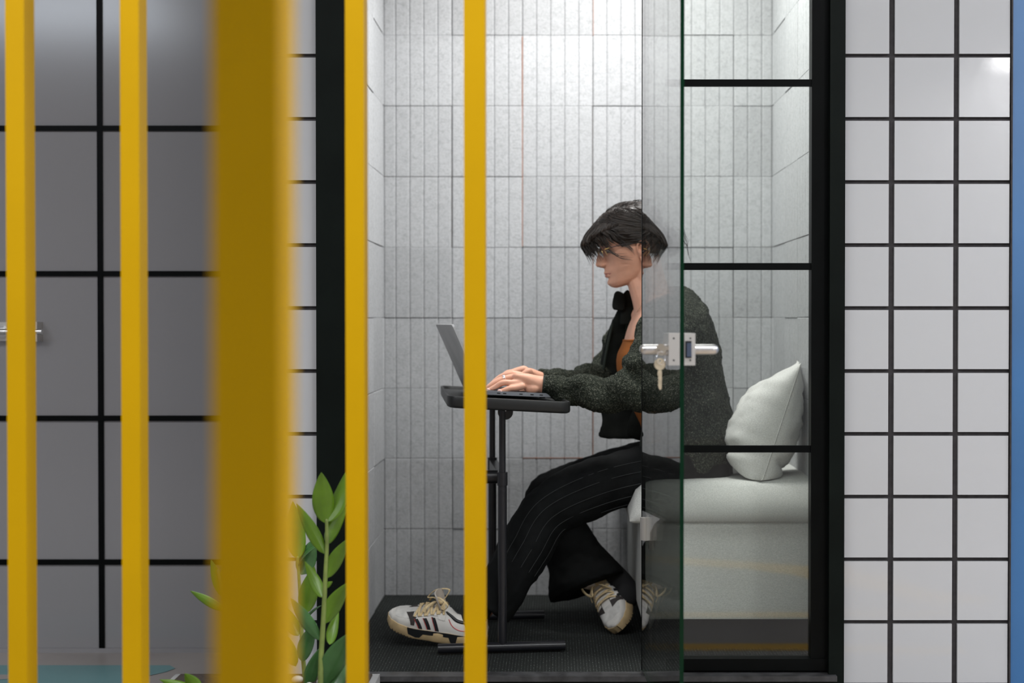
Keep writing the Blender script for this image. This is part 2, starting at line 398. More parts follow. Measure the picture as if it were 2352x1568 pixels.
# ------------------------------------------------------------------ tiled facade
BX0, BX1, BY1, BZ = -.548, .679, .985, 2.44      # inside of the booth
XL0, XL1 = -.78, -.591
XR0, XR1 = .705, 1.118
def facade():
    bm = bmesh.new()
    box(bm, XL0, XL1, 0, .6, ZF, ZC, 1); box(bm, XR0, XR1-.001, 0, .6, ZF, ZC, 1)
    box(bm, XL1, XR0, 0.03, .2, 2.12, ZC, 1)
    pitch = .15525; g = .0095
    zj = [zat(129, 3.517) - pitch*i for i in range(-9, 12)]
    def tiles(xs):
        for x0, x1 in xs:
            for i in range(len(zj)-1):
                z1, z0 = zj[i]-g/2, zj[i+1]+g/2
                if z1 < ZF: continue
                z0 = max(z0, ZF+.001)
                vs, fs = box(bm, x0, x1, -.007, .002, z0, z1, 0)
                a, b = random.uniform(-.0012, .0012), random.uniform(-.0012, .0012)
                cx, cz = (x0+x1)/2, (z0+z1)/2
                for v in vs:
                    if v.co.y < -.005: v.co.y += (v.co.x-cx)*a*6 + (v.co.z-cz)*b*6
    tiles([(XR0, xat(2039, 3.517)), (xat(2052, 3.517), xat(2187, 3.517)), (xat(2199.5, 3.517), xat(2315, 3.517))])
    tiles([(XL0, XL0+.03), (XL0+.04, XL1)])
    tiles([(XL1+.16*i+.01, XL1+.16*i+.155) for i in range(8)][0:0])
    es = [e for e in bm.edges if len(e.link_faces) == 2 and e.calc_face_angle(0) > radians(50) and all(v.co.y < 0 for v in e.verts)
          and all(f.material_index == 0 for f in e.link_faces)]
    bmesh.ops.bevel(bm, geom=es, offset=.0016, segments=3, affect='EDGES', profile=.6)
    o = fin('wall_front', bm, ['tile', 'grout']); return struct(o)
facade()
struct(fin('trim_1', B(XR1-.001, XR1+.003, -.010, .1, ZF, ZC), 'grout'))
# blue neighbour wall
struct(fin('wall_blue', B(XR1+.003, X1, -.004, .2, ZF, ZC), 'blue'))

# booth shell ----------------------------------------------------------------
def felt_wall(name, origin, ux, length, height, nrm, su, sv, u0, v0, gap_prob=.12):
    """felt panels of five rounded strips, built strip by strip; origin lower corner, ux horizontal unit, nrm into the room"""
    bm = bmesh.new(); uz = Vector((0, 0, 1)); tone = bm.loops.layers.float_color.new('tone')
    def q(u, v, h): return origin + ux*u + uz*v + nrm*h
    vs = [bm.verts.new(q(u, v, 0)) for u, v in ((0, 0), (length, 0), (length, height), (0, height))]
    f = bm.faces.new(vs); f.material_index = 1
    i = 0
    iv0 = int(math.floor((0-v0)/sv)); iv1 = int(math.ceil((height-v0)/sv))
    ip0 = int(math.floor((0-u0)/(su*5))); ip1 = int(math.ceil((length-u0)/(su*5)))
    rr = random.Random(11)
    for jv in range(iv0, iv1):
        for jp in range(ip0, ip1):
            tn = rr.uniform(.90, 1.04); lift = rr.uniform(0, .0022)
            du = rr.uniform(-.0006, .0006); dv = rr.uniform(-.0006, .0006)
            for s in range(5):
                a0 = u0 + (jp*5+s)*su + du; a1 = a0 + su
                a0 += .0002; a1 -= .0002
                if s == 0: a0 += .0004
                if s == 4: a1 -= .0004 + (.0011 if rr.random() < gap_prob else 0)
                b0 = v0 + jv*sv + .0004 + dv; b1 = b0 + sv - .0009
                a0 = max(a0, 0); a1 = min(a1, length); b0 = max(b0, 0); b1 = min(b1, height)
                if a1-a0 < .004 or b1-b0 < .004: continue
                c = .0042; H = .0095 + lift; h0 = .0065 + lift
                prof = [(a0, 0), (a0, h0), (a0+c*.35, H-.0009), (a0+c, H), (a1-c, H), (a1-c*.35, H-.0009), (a1, h0), (a1, 0)]
                if a1-a0 < 2*c: continue
                cols = [[bm.verts.new(q(u, vv, hh-ee)) for vv, ee in ((b0, .0015 if hh > .003 else 0), (b0+.0012, 0), (b1-.0012, 0), (b1, .0015 if hh > .003 else 0))] for u, hh in prof]
                for k in range(7):
                    for r_ in range(3):
                        f = bm.faces.new((cols[k][r_], cols[k+1][r_], cols[k+1][r_+1], cols[k][r_+1]))
                        for l in f.loops: l[tone] = (tn, tn, tn*1.005, 1)
    for f in bm.faces:
        if f.material_index == 1:
            for l in f.loops: l[tone] = (1, 1, 1, 1)
    bm.normal_update()
    want = nrm
    for f in bm.faces:
        if f.normal.dot(want) < -.01: f.normal_flip()
    me = bpy.data.meshes.new(name)
    for f in bm.faces: f.smooth = False
    bm.to_mesh(me); bm.free()
    return link(name, me, None, ['felt', 'felt_gap'])
DB = 4.502 - .0
z_seam = zat(1214, DB)
u_seam = xat(1200, DB) - BX0
SU = 32.3*DB/F; SV = 161.7*DB/F
struct(felt_wall('wall_back', Vector((BX0, BY1+.0095, 0)), Vector((1, 0, 0)), BX1-BX0, BZ, Vector((0, -1, 0)), SU, SV, u_seam-SU*15, z_seam-SV*3))
struct(felt_wall('wall_booth_left', Vector((BX0-.0095, 0.04, 0)), Vector((0, 1, 0)), BY1-.04, BZ, Vector((1, 0, 0)), SU, SV, .02, z_seam-SV*3))
struct(felt_wall('wall_booth_right', Vector((BX1+.0095, 0.04, 0)), Vector((0, 1, 0)), BY1-.04, BZ, Vector((-1, 0, 0)), SU, SV, .02, z_seam-SV*3))
for (xa, ya, xb, yb) in ((1199.4, 84, 1200.6, 566), (1361.8, 570, 1362.6, 1050), (1362.2, -60, 1362.9, 82), (1201, 1050.6, 1361, 1051.8)):
    struct(fin('trim_6', B(xat(xa, DB), xat(xb, DB), BY1-.0012, BY1+.009, zat(yb, DB), zat(ya, DB)), 'orange_backing', smooth=False))
# solid backing of the booth walls
bm = bmesh.new(); box(bm, BX0-.06, BX1+.06, BY1+.011, BY1+.06, ZF, BZ+.05); struct(fin('trim_2', bm, 'paint_white'))
bm = bmesh.new(); box(bm, BX0-.04, BX0-.0105, .05, BY1+.011, ZF, BZ+.05); struct(fin('trim_3', bm, 'paint_white'))
bm = bmesh.new(); box(bm, BX1+.0105, BX1+.026, .05, BY1+.011, ZF, BZ+.05); struct(fin('trim_4', bm, 'paint_white'))
struct(fin('ceiling_booth', B(BX0, BX1, .03, BY1, BZ, BZ+.05), 'paint_white'))
cp = fin('carpet', B(BX0, BX1, .0, BY1+.009, -.03, 0), 'carpet', smooth=False)
tag(cp, 'charcoal ribbed carpet with pale flecks covering the booth floor', 'carpet')

# black door frame -----------------------------------------------------------
fr = sroot('trim_5', (.1, 0, ZF))
def part(name, bm, m, par=fr, **k): return fin(name, bm, m, par, **k)
bm = bmesh.new(); box(bm, XL1, xat(800, 3.517), -.030, .055, ZF, 2.16); part('frame_jamb', bm, 'frame_metal', bevel=.0015)
bm = bmesh.new(); box(bm, xat(1905, 3.49), XR0, -.030, .055, ZF, 2.16); part('frame_jamb', bm, 'frame_metal', bevel=.0015)
bm = bmesh.new(); box(bm, xat(1880, 3.517), xat(1907, 3.50), -.008, .05, .0, 2.16); part('frame_rebate', bm, 'black_metal', bevel=.001)
bm = bmesh.new(); box(bm, XL1, XR0, -.030, .055, 2.10, 2.17); part('frame_head', bm, 'frame_metal', bevel=.0015)
bm = bmesh.new(); box(bm, xat(800, 3.517), XR0-.02, -.048, -.0005, -.012, 0.001); part('kick_plate', B(xat(800, 3.517), XR0-.02, -.036, -.0005, ZF, -.0122), 'frame_metal')
M['sill'] = mat('worn_sill', (.04, .04, .042), .35, spec=.5, nz=(30, .5), bump=(120, .3, .001)); part('threshold', bm, 'sill', bevel=.003)

# fixed side window ----------------------------------------------------------
w1 = sroot('window_1', (.4, 0, 0))
WX0, WX1 = xat(1480, 3.517)+.003, xat(1880, 3.517)
bm = bmesh.new(); box(bm, WX0, WX1-.001, .004, .012, .004, 2.10)
for f in bm.faces:
    if abs(f.normal.y) < .5 and f.calc_center_median().z > .01: f.material_index = 1
bm.normal_update()
for f in bm.faces:
    f.material_index = 0 if abs(f.normal.y) > .5 else 1
fin('glass_pane', bm, ['glass', 'glass_dark_edge'], w1, smooth=False)
bx0 = xat(1527, 3.517)
for y in (191, 612, 1030.5, -230, -650):
    z = zat(y, 3.517); fin('glazing_bar', B(bx0, xat(1866, 3.517), -.006, .0038, z-.0085, z+.0085), 'black_metal', w1, smooth=False)
fin('side_stile', B(xat(1863, 3.51), xat(1882, 3.51), -.010, .028, .03, 2.1), 'black_metal', w1, bevel=.001)
fin('bottom_rail', B(WX0+.05, xat(1905, 3.517), -.012, .03, zat(1541, 3.5), zat(1514, 3.5)), 'black_metal', w1, bevel=.002)

# open glass door --------------------------------------------------------------
d2 = sroot('door_2', (xat(1478, 3.517), 0, .002))
HG = Vector((xat(1478, 3.517), -.004, 0)); NG = Vector((xat(1566.5, 2.79), -.727, 0))
dirv = (NG-HG).normalized(); nv = Vector((-dirv.y, dirv.x, 0))       # nv points to +X side
if nv.x < 0: nv = -nv
DM = Matrix(((dirv.x, nv.x, 0, HG.x), (dirv.y, nv.y, 0, HG.y), (0, 0, 1, 0), (0, 0, 0, 1)))
DW = (NG-HG).length
bm = bmesh.new(); box(bm, 0, DW, -.004, .004, .008, 2.08, mtx=DM); bm.normal_update()
for f in bm.faces:
    n_ = f.normal
    if abs(n_.dot(nv)) > .5: f.material_index = 0
    elif n_.dot(dirv) < -.5: f.material_index = 2
    else: f.material_index = 1
fin('glass_pane', bm, ['glass_door', 'glass_edge', 'glass_dark_edge'], d2, smooth=False)
bm = bmesh.new(); box(bm, -.003, .002, -.0048, .0048, .006, 2.08, mtx=DM @ Matrix.Translation((-.001, 0, 0))); fin('hinge_seal', bm, 'black_metal', d2, smooth=False)
# lock: a case on each face of the glass, levers to both sides
zl = zat(802, 2.79); LH = .0315
def dpt(u, v, z): return DM @ Vector((u, v, z))
for sgn in (-1, 1):
    bm = bmesh.new(); v0, v1 = (-.0262, -.0045) if sgn < 0 else (.0045, .0262)
    box(bm, DW-.085, DW+.001, v0, v1, zl-LH, zl+LH, mtx=DM)
    c = fin('lock_case', bm, 'steel_matt', d2, bevel=.004)
    bm = bmesh.new()
    for dz in (-.0215, .0215): cyl(bm, dpt(DW+.0005, (v0+v1)/2+sgn*.001, zl+dz), dpt(DW+.0018, (v0+v1)/2+sgn*.001, zl+dz), .0018, seg=12)
    fin('screw', bm, 'dark_hole', c)
    bm = bmesh.new()
    L = .043 if sgn < 0 else .040
    cyl(bm, dpt(DW-.035, sgn*.026, zl-.001), dpt(DW-.035, sgn*(.026+L), zl-.001), .0103, seg=28)
    bmt = [(.026+L, .0103), (.026+L+.004, .0098), (.026+L+.008, .0078), (.026+L+.0105, .0045), (.026+L+.0115, .001)]
    sweep(bm, [dpt(DW-.035, sgn*a, zl-.001) for a, r in bmt], [r for a, r in bmt], seg=28, n=1, cap='flat')
    fin('lever_handle', bm, 'steel', d2)
    if sgn > 0:
        bm = bmesh.new(); box(bm, DW-.004, DW+.0022, .0062, .0185, zl-.017, zl+.0165, mtx=DM); fin('latch_recess', bm, 'dark_hole', c)
        bm = bmesh.new(); box(bm, DW-.004, DW+.008, .0085, .0178, zl-.0145, zl+.0125, mtx=DM); fin('latch_bolt', bm, 'blue_steel', c, bevel=.001)
bm = bmesh.new(); cyl(bm, dpt(DW-.018, -.0255, zl-.004), dpt(DW-.018, -.036, zl-.004), .009)
cylp = fin('lock_cylinder', bm, 'steel', d2, bevel=.001)
# lower hinge on the glass
bm = bmesh.new(); zh0, zh1 = zat(1235, 3.47), zat(1184, 3.47)
hp = P(1481, 1200, 3.46)
o2 = [(-.012, -.004), (-.011, .006), (-.002, .010), (.006, .006), (.012, -.004), (.011, -.012), (.003, -.016), (-.006, -.012)]
vb = [bm.verts.new((hp.x+x-.001, hp.y+y-.02, zh0)) for x, y in o2]; vt = [bm.verts.new((hp.x+x-.001, hp.y+y-.02, zh1)) for x, y in o2]
bm.faces.new(vb[::-1]); bm.faces.new(vt)
for i in range(8): bm.faces.new((vb[i], vb[(i+1) % 8], vt[(i+1) % 8], vt[i]))
hg = fin('hinge', bm, 'steel_matt', d2, bevel=.0012)
bm = bmesh.new(); box(bm, hp.x+.004, hp.x+.028, hp.y-.012, hp.y+.018, zh0+.006, zh1+.004); fin('hinge_leaf', bm, 'steel_matt', hg, bevel=.002)
bm = bmesh.new(); box(bm, hp.x+.010, hp.x+.0105+.012, hp.y+.0, hp.y+.02, zh0-.028, zh0+.01); fin('hinge_pin', bm, 'steel_matt', hg, bevel=.002)

# keys hanging in the lock
kb = dpt(DW-.018, -.037, zl-.004)
kt = thing('key_bunch', 'pair of keys on a ring hanging from the lock of the glass door', 'keys', kb)
def key(bm, m4, blade=.028):
    def q(x, y, z): return m4 @ Vector((x, y, z))
    n = 20; th = .0011
    pts = [(.0118*cos(2*pi*k/n), .0118*sin(2*pi*k/n)) for k in range(n)]
    for s in (0,):
        a = [bm.verts.new(q(x, -th, z)) for x, z in pts]; b = [bm.verts.new(q(x, th, z)) for x, z in pts]
        hole = [bm.verts.new(q(.0022*cos(2*pi*k/n), -th, .0065+.0022*sin(2*pi*k/n))) for k in range(n)]
        hob = [bm.verts.new(q(.0022*cos(2*pi*k/n), th, .0065+.0022*sin(2*pi*k/n))) for k in range(n)]
        for k in range(n):
            j = (k+1) % n
            bm.faces.new((a[k], a[j], hole[j], hole[k])); bm.faces.new((b[j], b[k], hob[k], hob[j]))
            bm.faces.new((a[j], a[k], b[k], b[j])); bm.faces.new((hole[k], hole[j], hob[j], hob[k]))
    teeth = [(-.0035, -.009), (-.0045, -.013), (-.0045, -.016), (-.0028, -.018), (-.0040, -.0205), (-.0026, -.0225), (-.0040, -.025), (-.0028, -.0275), (-.0038, -.030), (-.003, -.0325), (-.0022, -.035), (.0, -.0375), (.0036, -.036), (.0042, -.013), (.0035, -.009)]
    a = [bm.verts.new(q(x, -th*.8, z*blade/.028)) for x, z in teeth]; b = [bm.verts.new(q(x, th*.8, z*blade/.028)) for x, z in teeth]
    bm.faces.new(a); bm.faces.new(b[::-1])
    for k in range(len(a)):
        j = (k+1) % len(a); bm.faces.new((a[j], a[k], b[k], b[j]))
kp = P(1515.5, 836, 2.80)
bm = bmesh.new(); key(bm, Matrix.Translation(kp) @ Matrix.Rotation(radians(12), 4, 'Z'), .038); fin('key', bm, 'brass', kt, smooth=False)
kq = P(1519, 803, 2.80)
bm = bmesh.new(); key(bm, Matrix.Translation(kq) @ Matrix.Rotation(radians(-35), 4, 'Z') @ Matrix.Rotation(radians(-100), 4, 'Y'), .016); fin('key', bm, 'steel_matt', kt, smooth=False)
bm = bmesh.new(); rc = P(1518, 822, 2.795)
sweep(bm, [rc + Vector((.0085*sin(2*pi*k/24), .002*cos(2*pi*k/24), .0125*cos(2*pi*k/24))) for k in range(25)], [.0006]*25, seg=8, n=1, cap='flat')
fin('ring', bm, 'silver', kt)

# ------------------------------------------------------------------ yellow bars
lab = ['yellow square bar at the left edge of the screen, leftmost of the thin bars',
       'yellow square bar between the leftmost bar and the thick dark post',
       'yellow square bar beside the left black door jamb, right of the thick post',
       'yellow square bar rightmost of the screen, in front of the laptop and table']
for i, (pt, pb) in enumerate(((32.5, 39), (295, 302), (810, 818.5), (1087, 1091))):
    D = 2.5; xb, xt = xat((pt*1+pb)/2, D), 0
    xm = xat((pt+pb)/2+1, D)
    bm = bmesh.new(); wd = .0165 if i < 3 else .0185
    box(bm, xm-wd, xm+wd, D-3.517, D-3.517+.05, ZF, ZC)
    o = fin('yellow_bar', bm, 'yellow', None, bevel=.003)
    tag(o, lab[i], 'bar', 'thin yellow bars of the open screen')
bm = bmesh.new(); xm = xat(566, 1.0)
box(bm, xm-.0245, xm+.0245, 1.0-3.517, 1.0-3.517+.055, ZF, ZC)
o = fin('yellow_post', bm, 'yellow', None, bevel=.003)
tag(o, 'thick out of focus yellow post close to the camera, darker than the thin bars', 'post')
# ------------------------------------------------------------------ bench with upholstered seat
be = thing('bench', 'pale grey linen upholstered box bench along the right wall of the booth', 'bench', (.44, .6, 0))
BNX, BNY = .222, .228
bm = bmesh.new(); box(bm, BNX+.03, BX1-.012, BNY+.03, BY1-.012, 0, .085); fin('plinth', bm, 'black_plastic', be)
bm = bmesh.new(); box(bm, BNX, BX1-.002, BNY, BY1-.002, .082, .345)
bmesh.ops.subdivide_edges(bm, edges=bm.edges[:], cuts=6, use_grid_fill=True)
fin('base', bm, 'linen_bench', be, bevel=.006)
def seat_cushion():
    bm = bmesh.new(); nx, ny = 26, 34; x0, x1, y0, y1 = BNX-.032, BX1-.001, BNY-.012, BY1-.001
    z0, z1 = .337, .452
    # superellipsoid-like box with soft rounded upper edges
    def rnd(t, r, L):   # distance-based rounding profile
        return t
    rows = []
    for j in range(ny+1):
        row = []
        for i in range(nx+1):
            x = x0+(x1-x0)*i/nx; y = y0+(y1-y0)*j/ny
            dx = min(x-x0, .9); dy = min(y-y0, .9)
            def edge(d, R): 
                if d >= R: return 0
                return R - sqrt(max(0, R*R-(R-d)**2))
            drop = max(edge(dx, .075), 0)*1.0 + max(edge(dy, .060), 0)*1.0
            z = z1 - min(drop, .10) - .006*((j/ny-.5)*2)**2 + .004*noise.noise(Vector((x*9, y*9, 1)))
            # hollow where the sitter sinks in
            z -= .012*math.exp(-((x-.42)/.13)**2-((y-.52)/.17)**2)
            row.append(bm.verts.new((x, y, z)))
        rows.append(row)
    for j in range(ny):
        for i in range(nx): bm.faces.new((rows[j][i], rows[j][i+1], rows[j+1][i+1], rows[j+1][i]))
    per = [rows[0][i] for i in range(nx+1)] + [rows[j][nx] for j in range(1, ny+1)] + [rows[ny][i] for i in range(nx-1, -1, -1)] + [rows[j][0] for j in range(ny-1, 0, -1)]
    prev = per
    for k, zz in enumerate((.362, .345, z0)):
        cur = []
        for v in per:
            ins = (0, .001, .012)[k]
            x = v.co.x + (ins if v.co.x < x0+.01 else 0); y = v.co.y + (ins if v.co.y < y0+.01 else 0)
            cur.append(bm.verts.new((x, y, min(zz, v.co.z-.002*(k+1)))))
        n = len(per)
        for i in range(n): bm.faces.new((prev[i], prev[(i+1) % n], cur[(i+1) % n], cur[i]))
        prev = cur
    bm.faces.new(prev[::-1])
    return fin('seat_cushion', bm, 'linen_bench', be, angle=70)
seat_cushion()

# loose pillow ---------------------------------------------------------------
def pillow():
    c = P(1775, 988, 3.93); s = .185; hy = .125
    ax = (P(1840, 834, 3.78)-P(1746, 1130, 3.76)); ax.y = 0; L = ax.length; ax.normalize()
    ry = Vector((.15, 1, 0)).normalized(); nrm = ry.cross(ax).normalized()
    if nrm.x > 0: nrm = -nrm
    c = (P(1840, 834, 3.78)+P(1744, 1132, 3.76))/2 + ry*(hy+.0)
    c.z += .004
    bm = bmesh.new(); n = 40
    def surf(u, v, side):      # u along ry (-1..1), v along ax
        e = (1-abs(u)**2.6)**.55*(1-abs(v)**2.2)**(1.0 if v > 0 else .5) if abs(u) < 1 and abs(v) < 1 else 0
        pinch = 1 - .05*(1-abs(v)**2)*abs(u)**3
        pv = 1 - .05*(1-abs(u)**2)*abs(v)**3
        w = (.116 if side > 0 else .050)*e*(1.08-.34*v)
        x = c + ry*(u*hy*pinch) + ax*(v*L/2*pv*1.0)
        q = Vector((u*2.2, v*2.2, side*3.0))
        wr = .010*e*(noise.noise(q*1.3) + .8*noise.noise(Vector((u*1.5, v*7+u*1.2, side*5))))
        wr += .0035*e*noise.noise(Vector((u*6+3, v*11+u*5, side*4))) + .0018*e*noise.noise(Vector((u*14, v*22, side*9)))
        # soft crumple above the bottom corner
        wr -= .016*math.exp(-((v+.68+.18*u)/.07)**2)*e*1.0
        wr += .009*math.exp(-((v+.84)/.10)**2)*e
        return x + nrm*(side*(w+wr))
    grids = {}
    for side in (1, -1):
        for j in range(n+1):
            for i in range(n+1):
                u, v = -1+2*i/n, -1+2*j/n
                if side == -1 and (i in (0, n) or j in (0, n)): grids[side, i, j] = grids[1, i, j]; continue
                grids[side, i, j] = bm.verts.new(surf(u, v, side))
    for side in (1, -1):
        for j in range(n):
            for i in range(n):
                bm.faces.new((grids[side, i, j], grids[side, i+1, j], grids[side, i+1, j+1], grids[side, i, j+1]))
    # keep it on the seat and off the wall
    for v in bm.verts:
        if v.co.x > BX1-.004: v.co.x = BX1-.004
        if v.co.z < .449: v.co.z = .449 + (v.co.z-.449)*.12
    t = thing('pillow', 'pale grey linen pillow leaning on the right wall on the bench', 'pillow', tuple(c))
    fin('cover', bm, 'linen', t, angle=180)
    bm = bmesh.new(); pts = []
    for j in range(2, n-1):
        v = -1+2*j/n; p = surf(-1, v, 1)
        if p.z < .450: p.z = .450 + (p.z-.450)*.12
        pts.append(p+Vector((0, -.0008, 0)))
    sweep(bm, pts, [.0012]*len(pts), seg=6, n=1); fin('seam', bm, 'linen_bench', t)
pillow()

# ------------------------------------------------------------------ laptop table
TH = radians(6.4)
TB = Vector((-.165, .39, 0))
def TM(p): 
    x, y, z = p; return TB + Vector((x*cos(TH)-y*sin(TH), x*sin(TH)+y*cos(TH), z))
TMX = Matrix.Translation(TB) @ Matrix.Rotation(TH, 4, 'Z')
tb = thing('laptop_table', 'narrow black height adjustable laptop table with two tubular legs in the booth', 'table', tuple(TB))
def tray():
    bm = bmesh.new()
    x0, x1, y0, y1, r = -.148, .168, -.315, .275, .035
    tilt = -.057
    def outline(ins, z, dz=0):
        vs = []; R = max(r-ins, .004)
        for cx, cy, a0 in ((x1-ins-R, y1-ins-R, 0), (x0+ins+R, y1-ins-R, 90), (x0+ins+R, y0+ins+R, 180), (x1-ins-R, y0+ins+R, 270)):
            for k in range(7):
                a = radians(a0+15*k); x, y = cx+R*cos(a), cy+R*sin(a)
                vs.append(bm.verts.new(TMX @ Vector((x, y, z+tilt*x))))
        return vs
    zt = .673
    rings = [outline(.008, zt-.030), outline(.0015, zt-.027), outline(0, zt-.022), outline(0, zt-.003), outline(.0012, zt), outline(.006, zt+.0005), outline(.0075, zt-.002), outline(.009, zt-.008)]
    n = len(rings[0])
    bm.faces.new(rings[0][::-1]); bm.faces.new(rings[-1])
    for a, b in zip(rings, rings[1:]):
        for k in range(n): bm.faces.new((a[k], a[(k+1) % n], b[(k+1) % n], b[k]))
    return fin('tray', bm, 'table_black', tb, angle=50)
tray()
LY, FYy = -.19, .205
for ly, xo in ((LY, .0), (FYy, -.0)):
    bm = bmesh.new(); cyl(bm, TM((xo, ly, .30)), TM((xo, ly, .640)), .0088)
    leg = fin('inner_tube', bm, 'tube_black', tb)
    bm = bmesh.new(); cyl(bm, TM((xo, ly, .016)), TM((xo, ly, .468)), .0118); cyl(bm, TM((xo, ly, .44)), TM((xo, ly, .475)), .0138)
    fin('leg', bm, 'tube_black', tb)
    bm = bmesh.new()
    a, b = (-.165, .165) if ly == LY else (-.16, .15)
    sweep(bm, [TM((a-.004, ly-.002, .0165)), TM((b, ly-.002, .0165))], [.0125, .0125], seg=20, n=1, cap='flat')
    fin('foot', bm, 'tube_black', tb)
# bracket disc and screws below the tray, locking clamp
bm = bmesh.new(); cyl(bm, TM((.008, LY-.004, .632)), TM((.008, LY+.004, .632)), .020, seg=32); fin('tilt_bracket', bm, 'black_plastic', tb)
bm = bmesh.new(); cyl(bm, TM((.008, LY-.0052, .639)), TM((.008, LY-.004, .639)), .0042, seg=16); fin('screw', bm, 'steel', tb)
bm = bmesh.new(); cyl(bm, TM((0, FYy-.0105, .618)), TM((0, FYy-.008, .618)), .0045, seg=16); fin('screw', bm, 'steel_matt', tb)
bm = bmesh.new(); box(bm, -.010, .012, LY, FYy, .440, .470, mtx=TMX); fin('crossbar', bm, 'tube_black', tb, bevel=.002)
bm = bmesh.new(); cyl(bm, TM((-.094, LY+.06, .456)), TM((-.008, LY+.06, .456)), .0175); fin('clamp_knob', bm, 'black_plastic', tb, bevel=.002)

# ------------------------------------------------------------------ laptop
LT = radians(13)
LO = Vector((-.135, .395, .6715))
LMX = Matrix.Translation(LO) @ Matrix.Rotation(LT, 4, 'Z') @ Matrix.Rotation(.055, 4, 'Y')
lp = thing('laptop', 'open dark grey laptop on the narrow black table', 'laptop', tuple(LO))
HL, WL = .152, .098        # half length of the hinge side, half depth
def rbox(bm, x0, x1, y0, y1, z0, z1, r, mtx, mi=0):
    vs = []
    for z in (z0, z1):
        ring = []
        for cx, cy, a0 in ((x1-r, y1-r, 0), (x0+r, y1-r, 90), (x0+r, y0+r, 180), (x1-r, y0+r, 270)):
            for k in range(5):
                a = radians(a0+22.5*k); ring.append(bm.verts.new(mtx @ Vector((cx+r*cos(a), cy+r*sin(a), z))))
        vs.append(ring)
    n = len(vs[0]); f = bm.faces.new(vs[0][::-1]); f.material_index = mi; f = bm.faces.new(vs[1]); f.material_index = mi
    for k in range(n):
        f = bm.faces.new((vs[0][k], vs[0][(k+1) % n], vs[1][(k+1) % n], vs[1][k])); f.material_index = mi
bm = bmesh.new(); rbox(bm, -WL, WL, -HL, HL, 0, .0105, .010, LMX); base = fin('base', bm, 'alu_dark', lp, bevel=.0015)
bm = bmesh.new()
for i in range(14):
    for j in range(6):
        y = -HL+.022+i*(2*HL-.044)/14; x = -WL+.018+j*.0175
        box(bm, x, x+.0150, y, y+.0165, .0103, .0118, mtx=LMX)
fin('keyboard', bm, 'key_cap', lp)
bm = bmesh.new(); rbox(bm, .018, WL-.010, -.050, .050, .0104, .0110, .004, LMX); fin('trackpad', bm, 'alu_dark', lp)
for x in (-.06, -.044, .0, .03, .055):
    bm = bmesh.new(); box(bm, x, x+.009, -HL-.0004, -HL+.002, .0035, .0065, mtx=LMX); fin('port', bm, 'dark_hole', base)
# lid leaning back about 26 degrees past upright
LA = radians(27)
HM = LMX @ Matrix.Translation((-WL+.002, 0, .006)) @ Matrix.Rotation(-LA, 4, 'Y')
bm = bmesh.new(); LL = .196
mt = HM @ Matrix(((0, 0, 1, 0), (0, 1, 0, 0), (1, 0, 0, 0), (0, 0, 0, 1)))
rbox(bm, 0.004, LL, -HL, HL, -.005, .0, .009, mt); lid = fin('lid', bm, 'lid', lp, bevel=.0012)
bm = bmesh.new(); rbox(bm, .014, LL-.006, -HL+.006, HL-.006, .0, .0006, .004, mt); fin('screen', bm, 'screen', lid)
bm = bmesh.new(); cyl(bm, HM @ Vector((0, -HL*.86, .001)), HM @ Vector((0, HL*.86, .001)), .0052); fin('hinge', bm, 'black_plastic', lp)
for x, y in ((-.07, -.12), (.07, -.12), (-.07, .12), (.07, .12)):
    bm = bmesh.new(); cyl(bm, LMX @ Vector((x, y, -.004)), LMX @ Vector((x, y, .0005)), .008); fin('rubber_foot', bm, 'black_plastic', base)

# ------------------------------------------------------------------ potted plant in front of the facade
def leaf(bm, a, b, wid, side, fold=.25, bend=.12, mi=0):
    """leaf blade from base a to tip b; side = rough direction across the blade"""
    a, b = Vector(a), Vector(b); L = (b-a).length; d = (b-a).normalized()
    s = side - d*side.dot(d); s.normalize(); nn = d.cross(s).normalized()
    n = 14; rows = []
    for k in range(n+1):
        t = k/n; ww = wid*(sin(pi*min(1, t**.72))**.85)*(1 if t < .97 else .4)
        c = a + d*(L*t) + nn*(bend*L*sin(pi*t)*.5)
        row = []
        for q in (-1, -.66, -.33, 0, .33, .66, 1):
            row.append(c + s*(ww*q) + nn*(fold*ww*abs(q)*1.0))
        rows.append(row)
    th = nn*.0006
    top = [[bm.verts.new(p+th) for p in r] for r in rows]; bot = [[bm.verts.new(p-th) for p in r] for r in rows]
    for k in range(n):
        for q in range(6):
            for f in (bm.faces.new((top[k][q], top[k][q+1], top[k+1][q+1], top[k+1][q])), bm.faces.new((bot[k][q+1], bot[k][q], bot[k+1][q], bot[k+1][q+1]))): f.material_index = mi
        bm.faces.new((top[k][0], top[k+1][0], bot[k+1][0], bot[k][0])); bm.faces.new((top[k+1][6], top[k][6], bot[k][6], bot[k+1][6]))
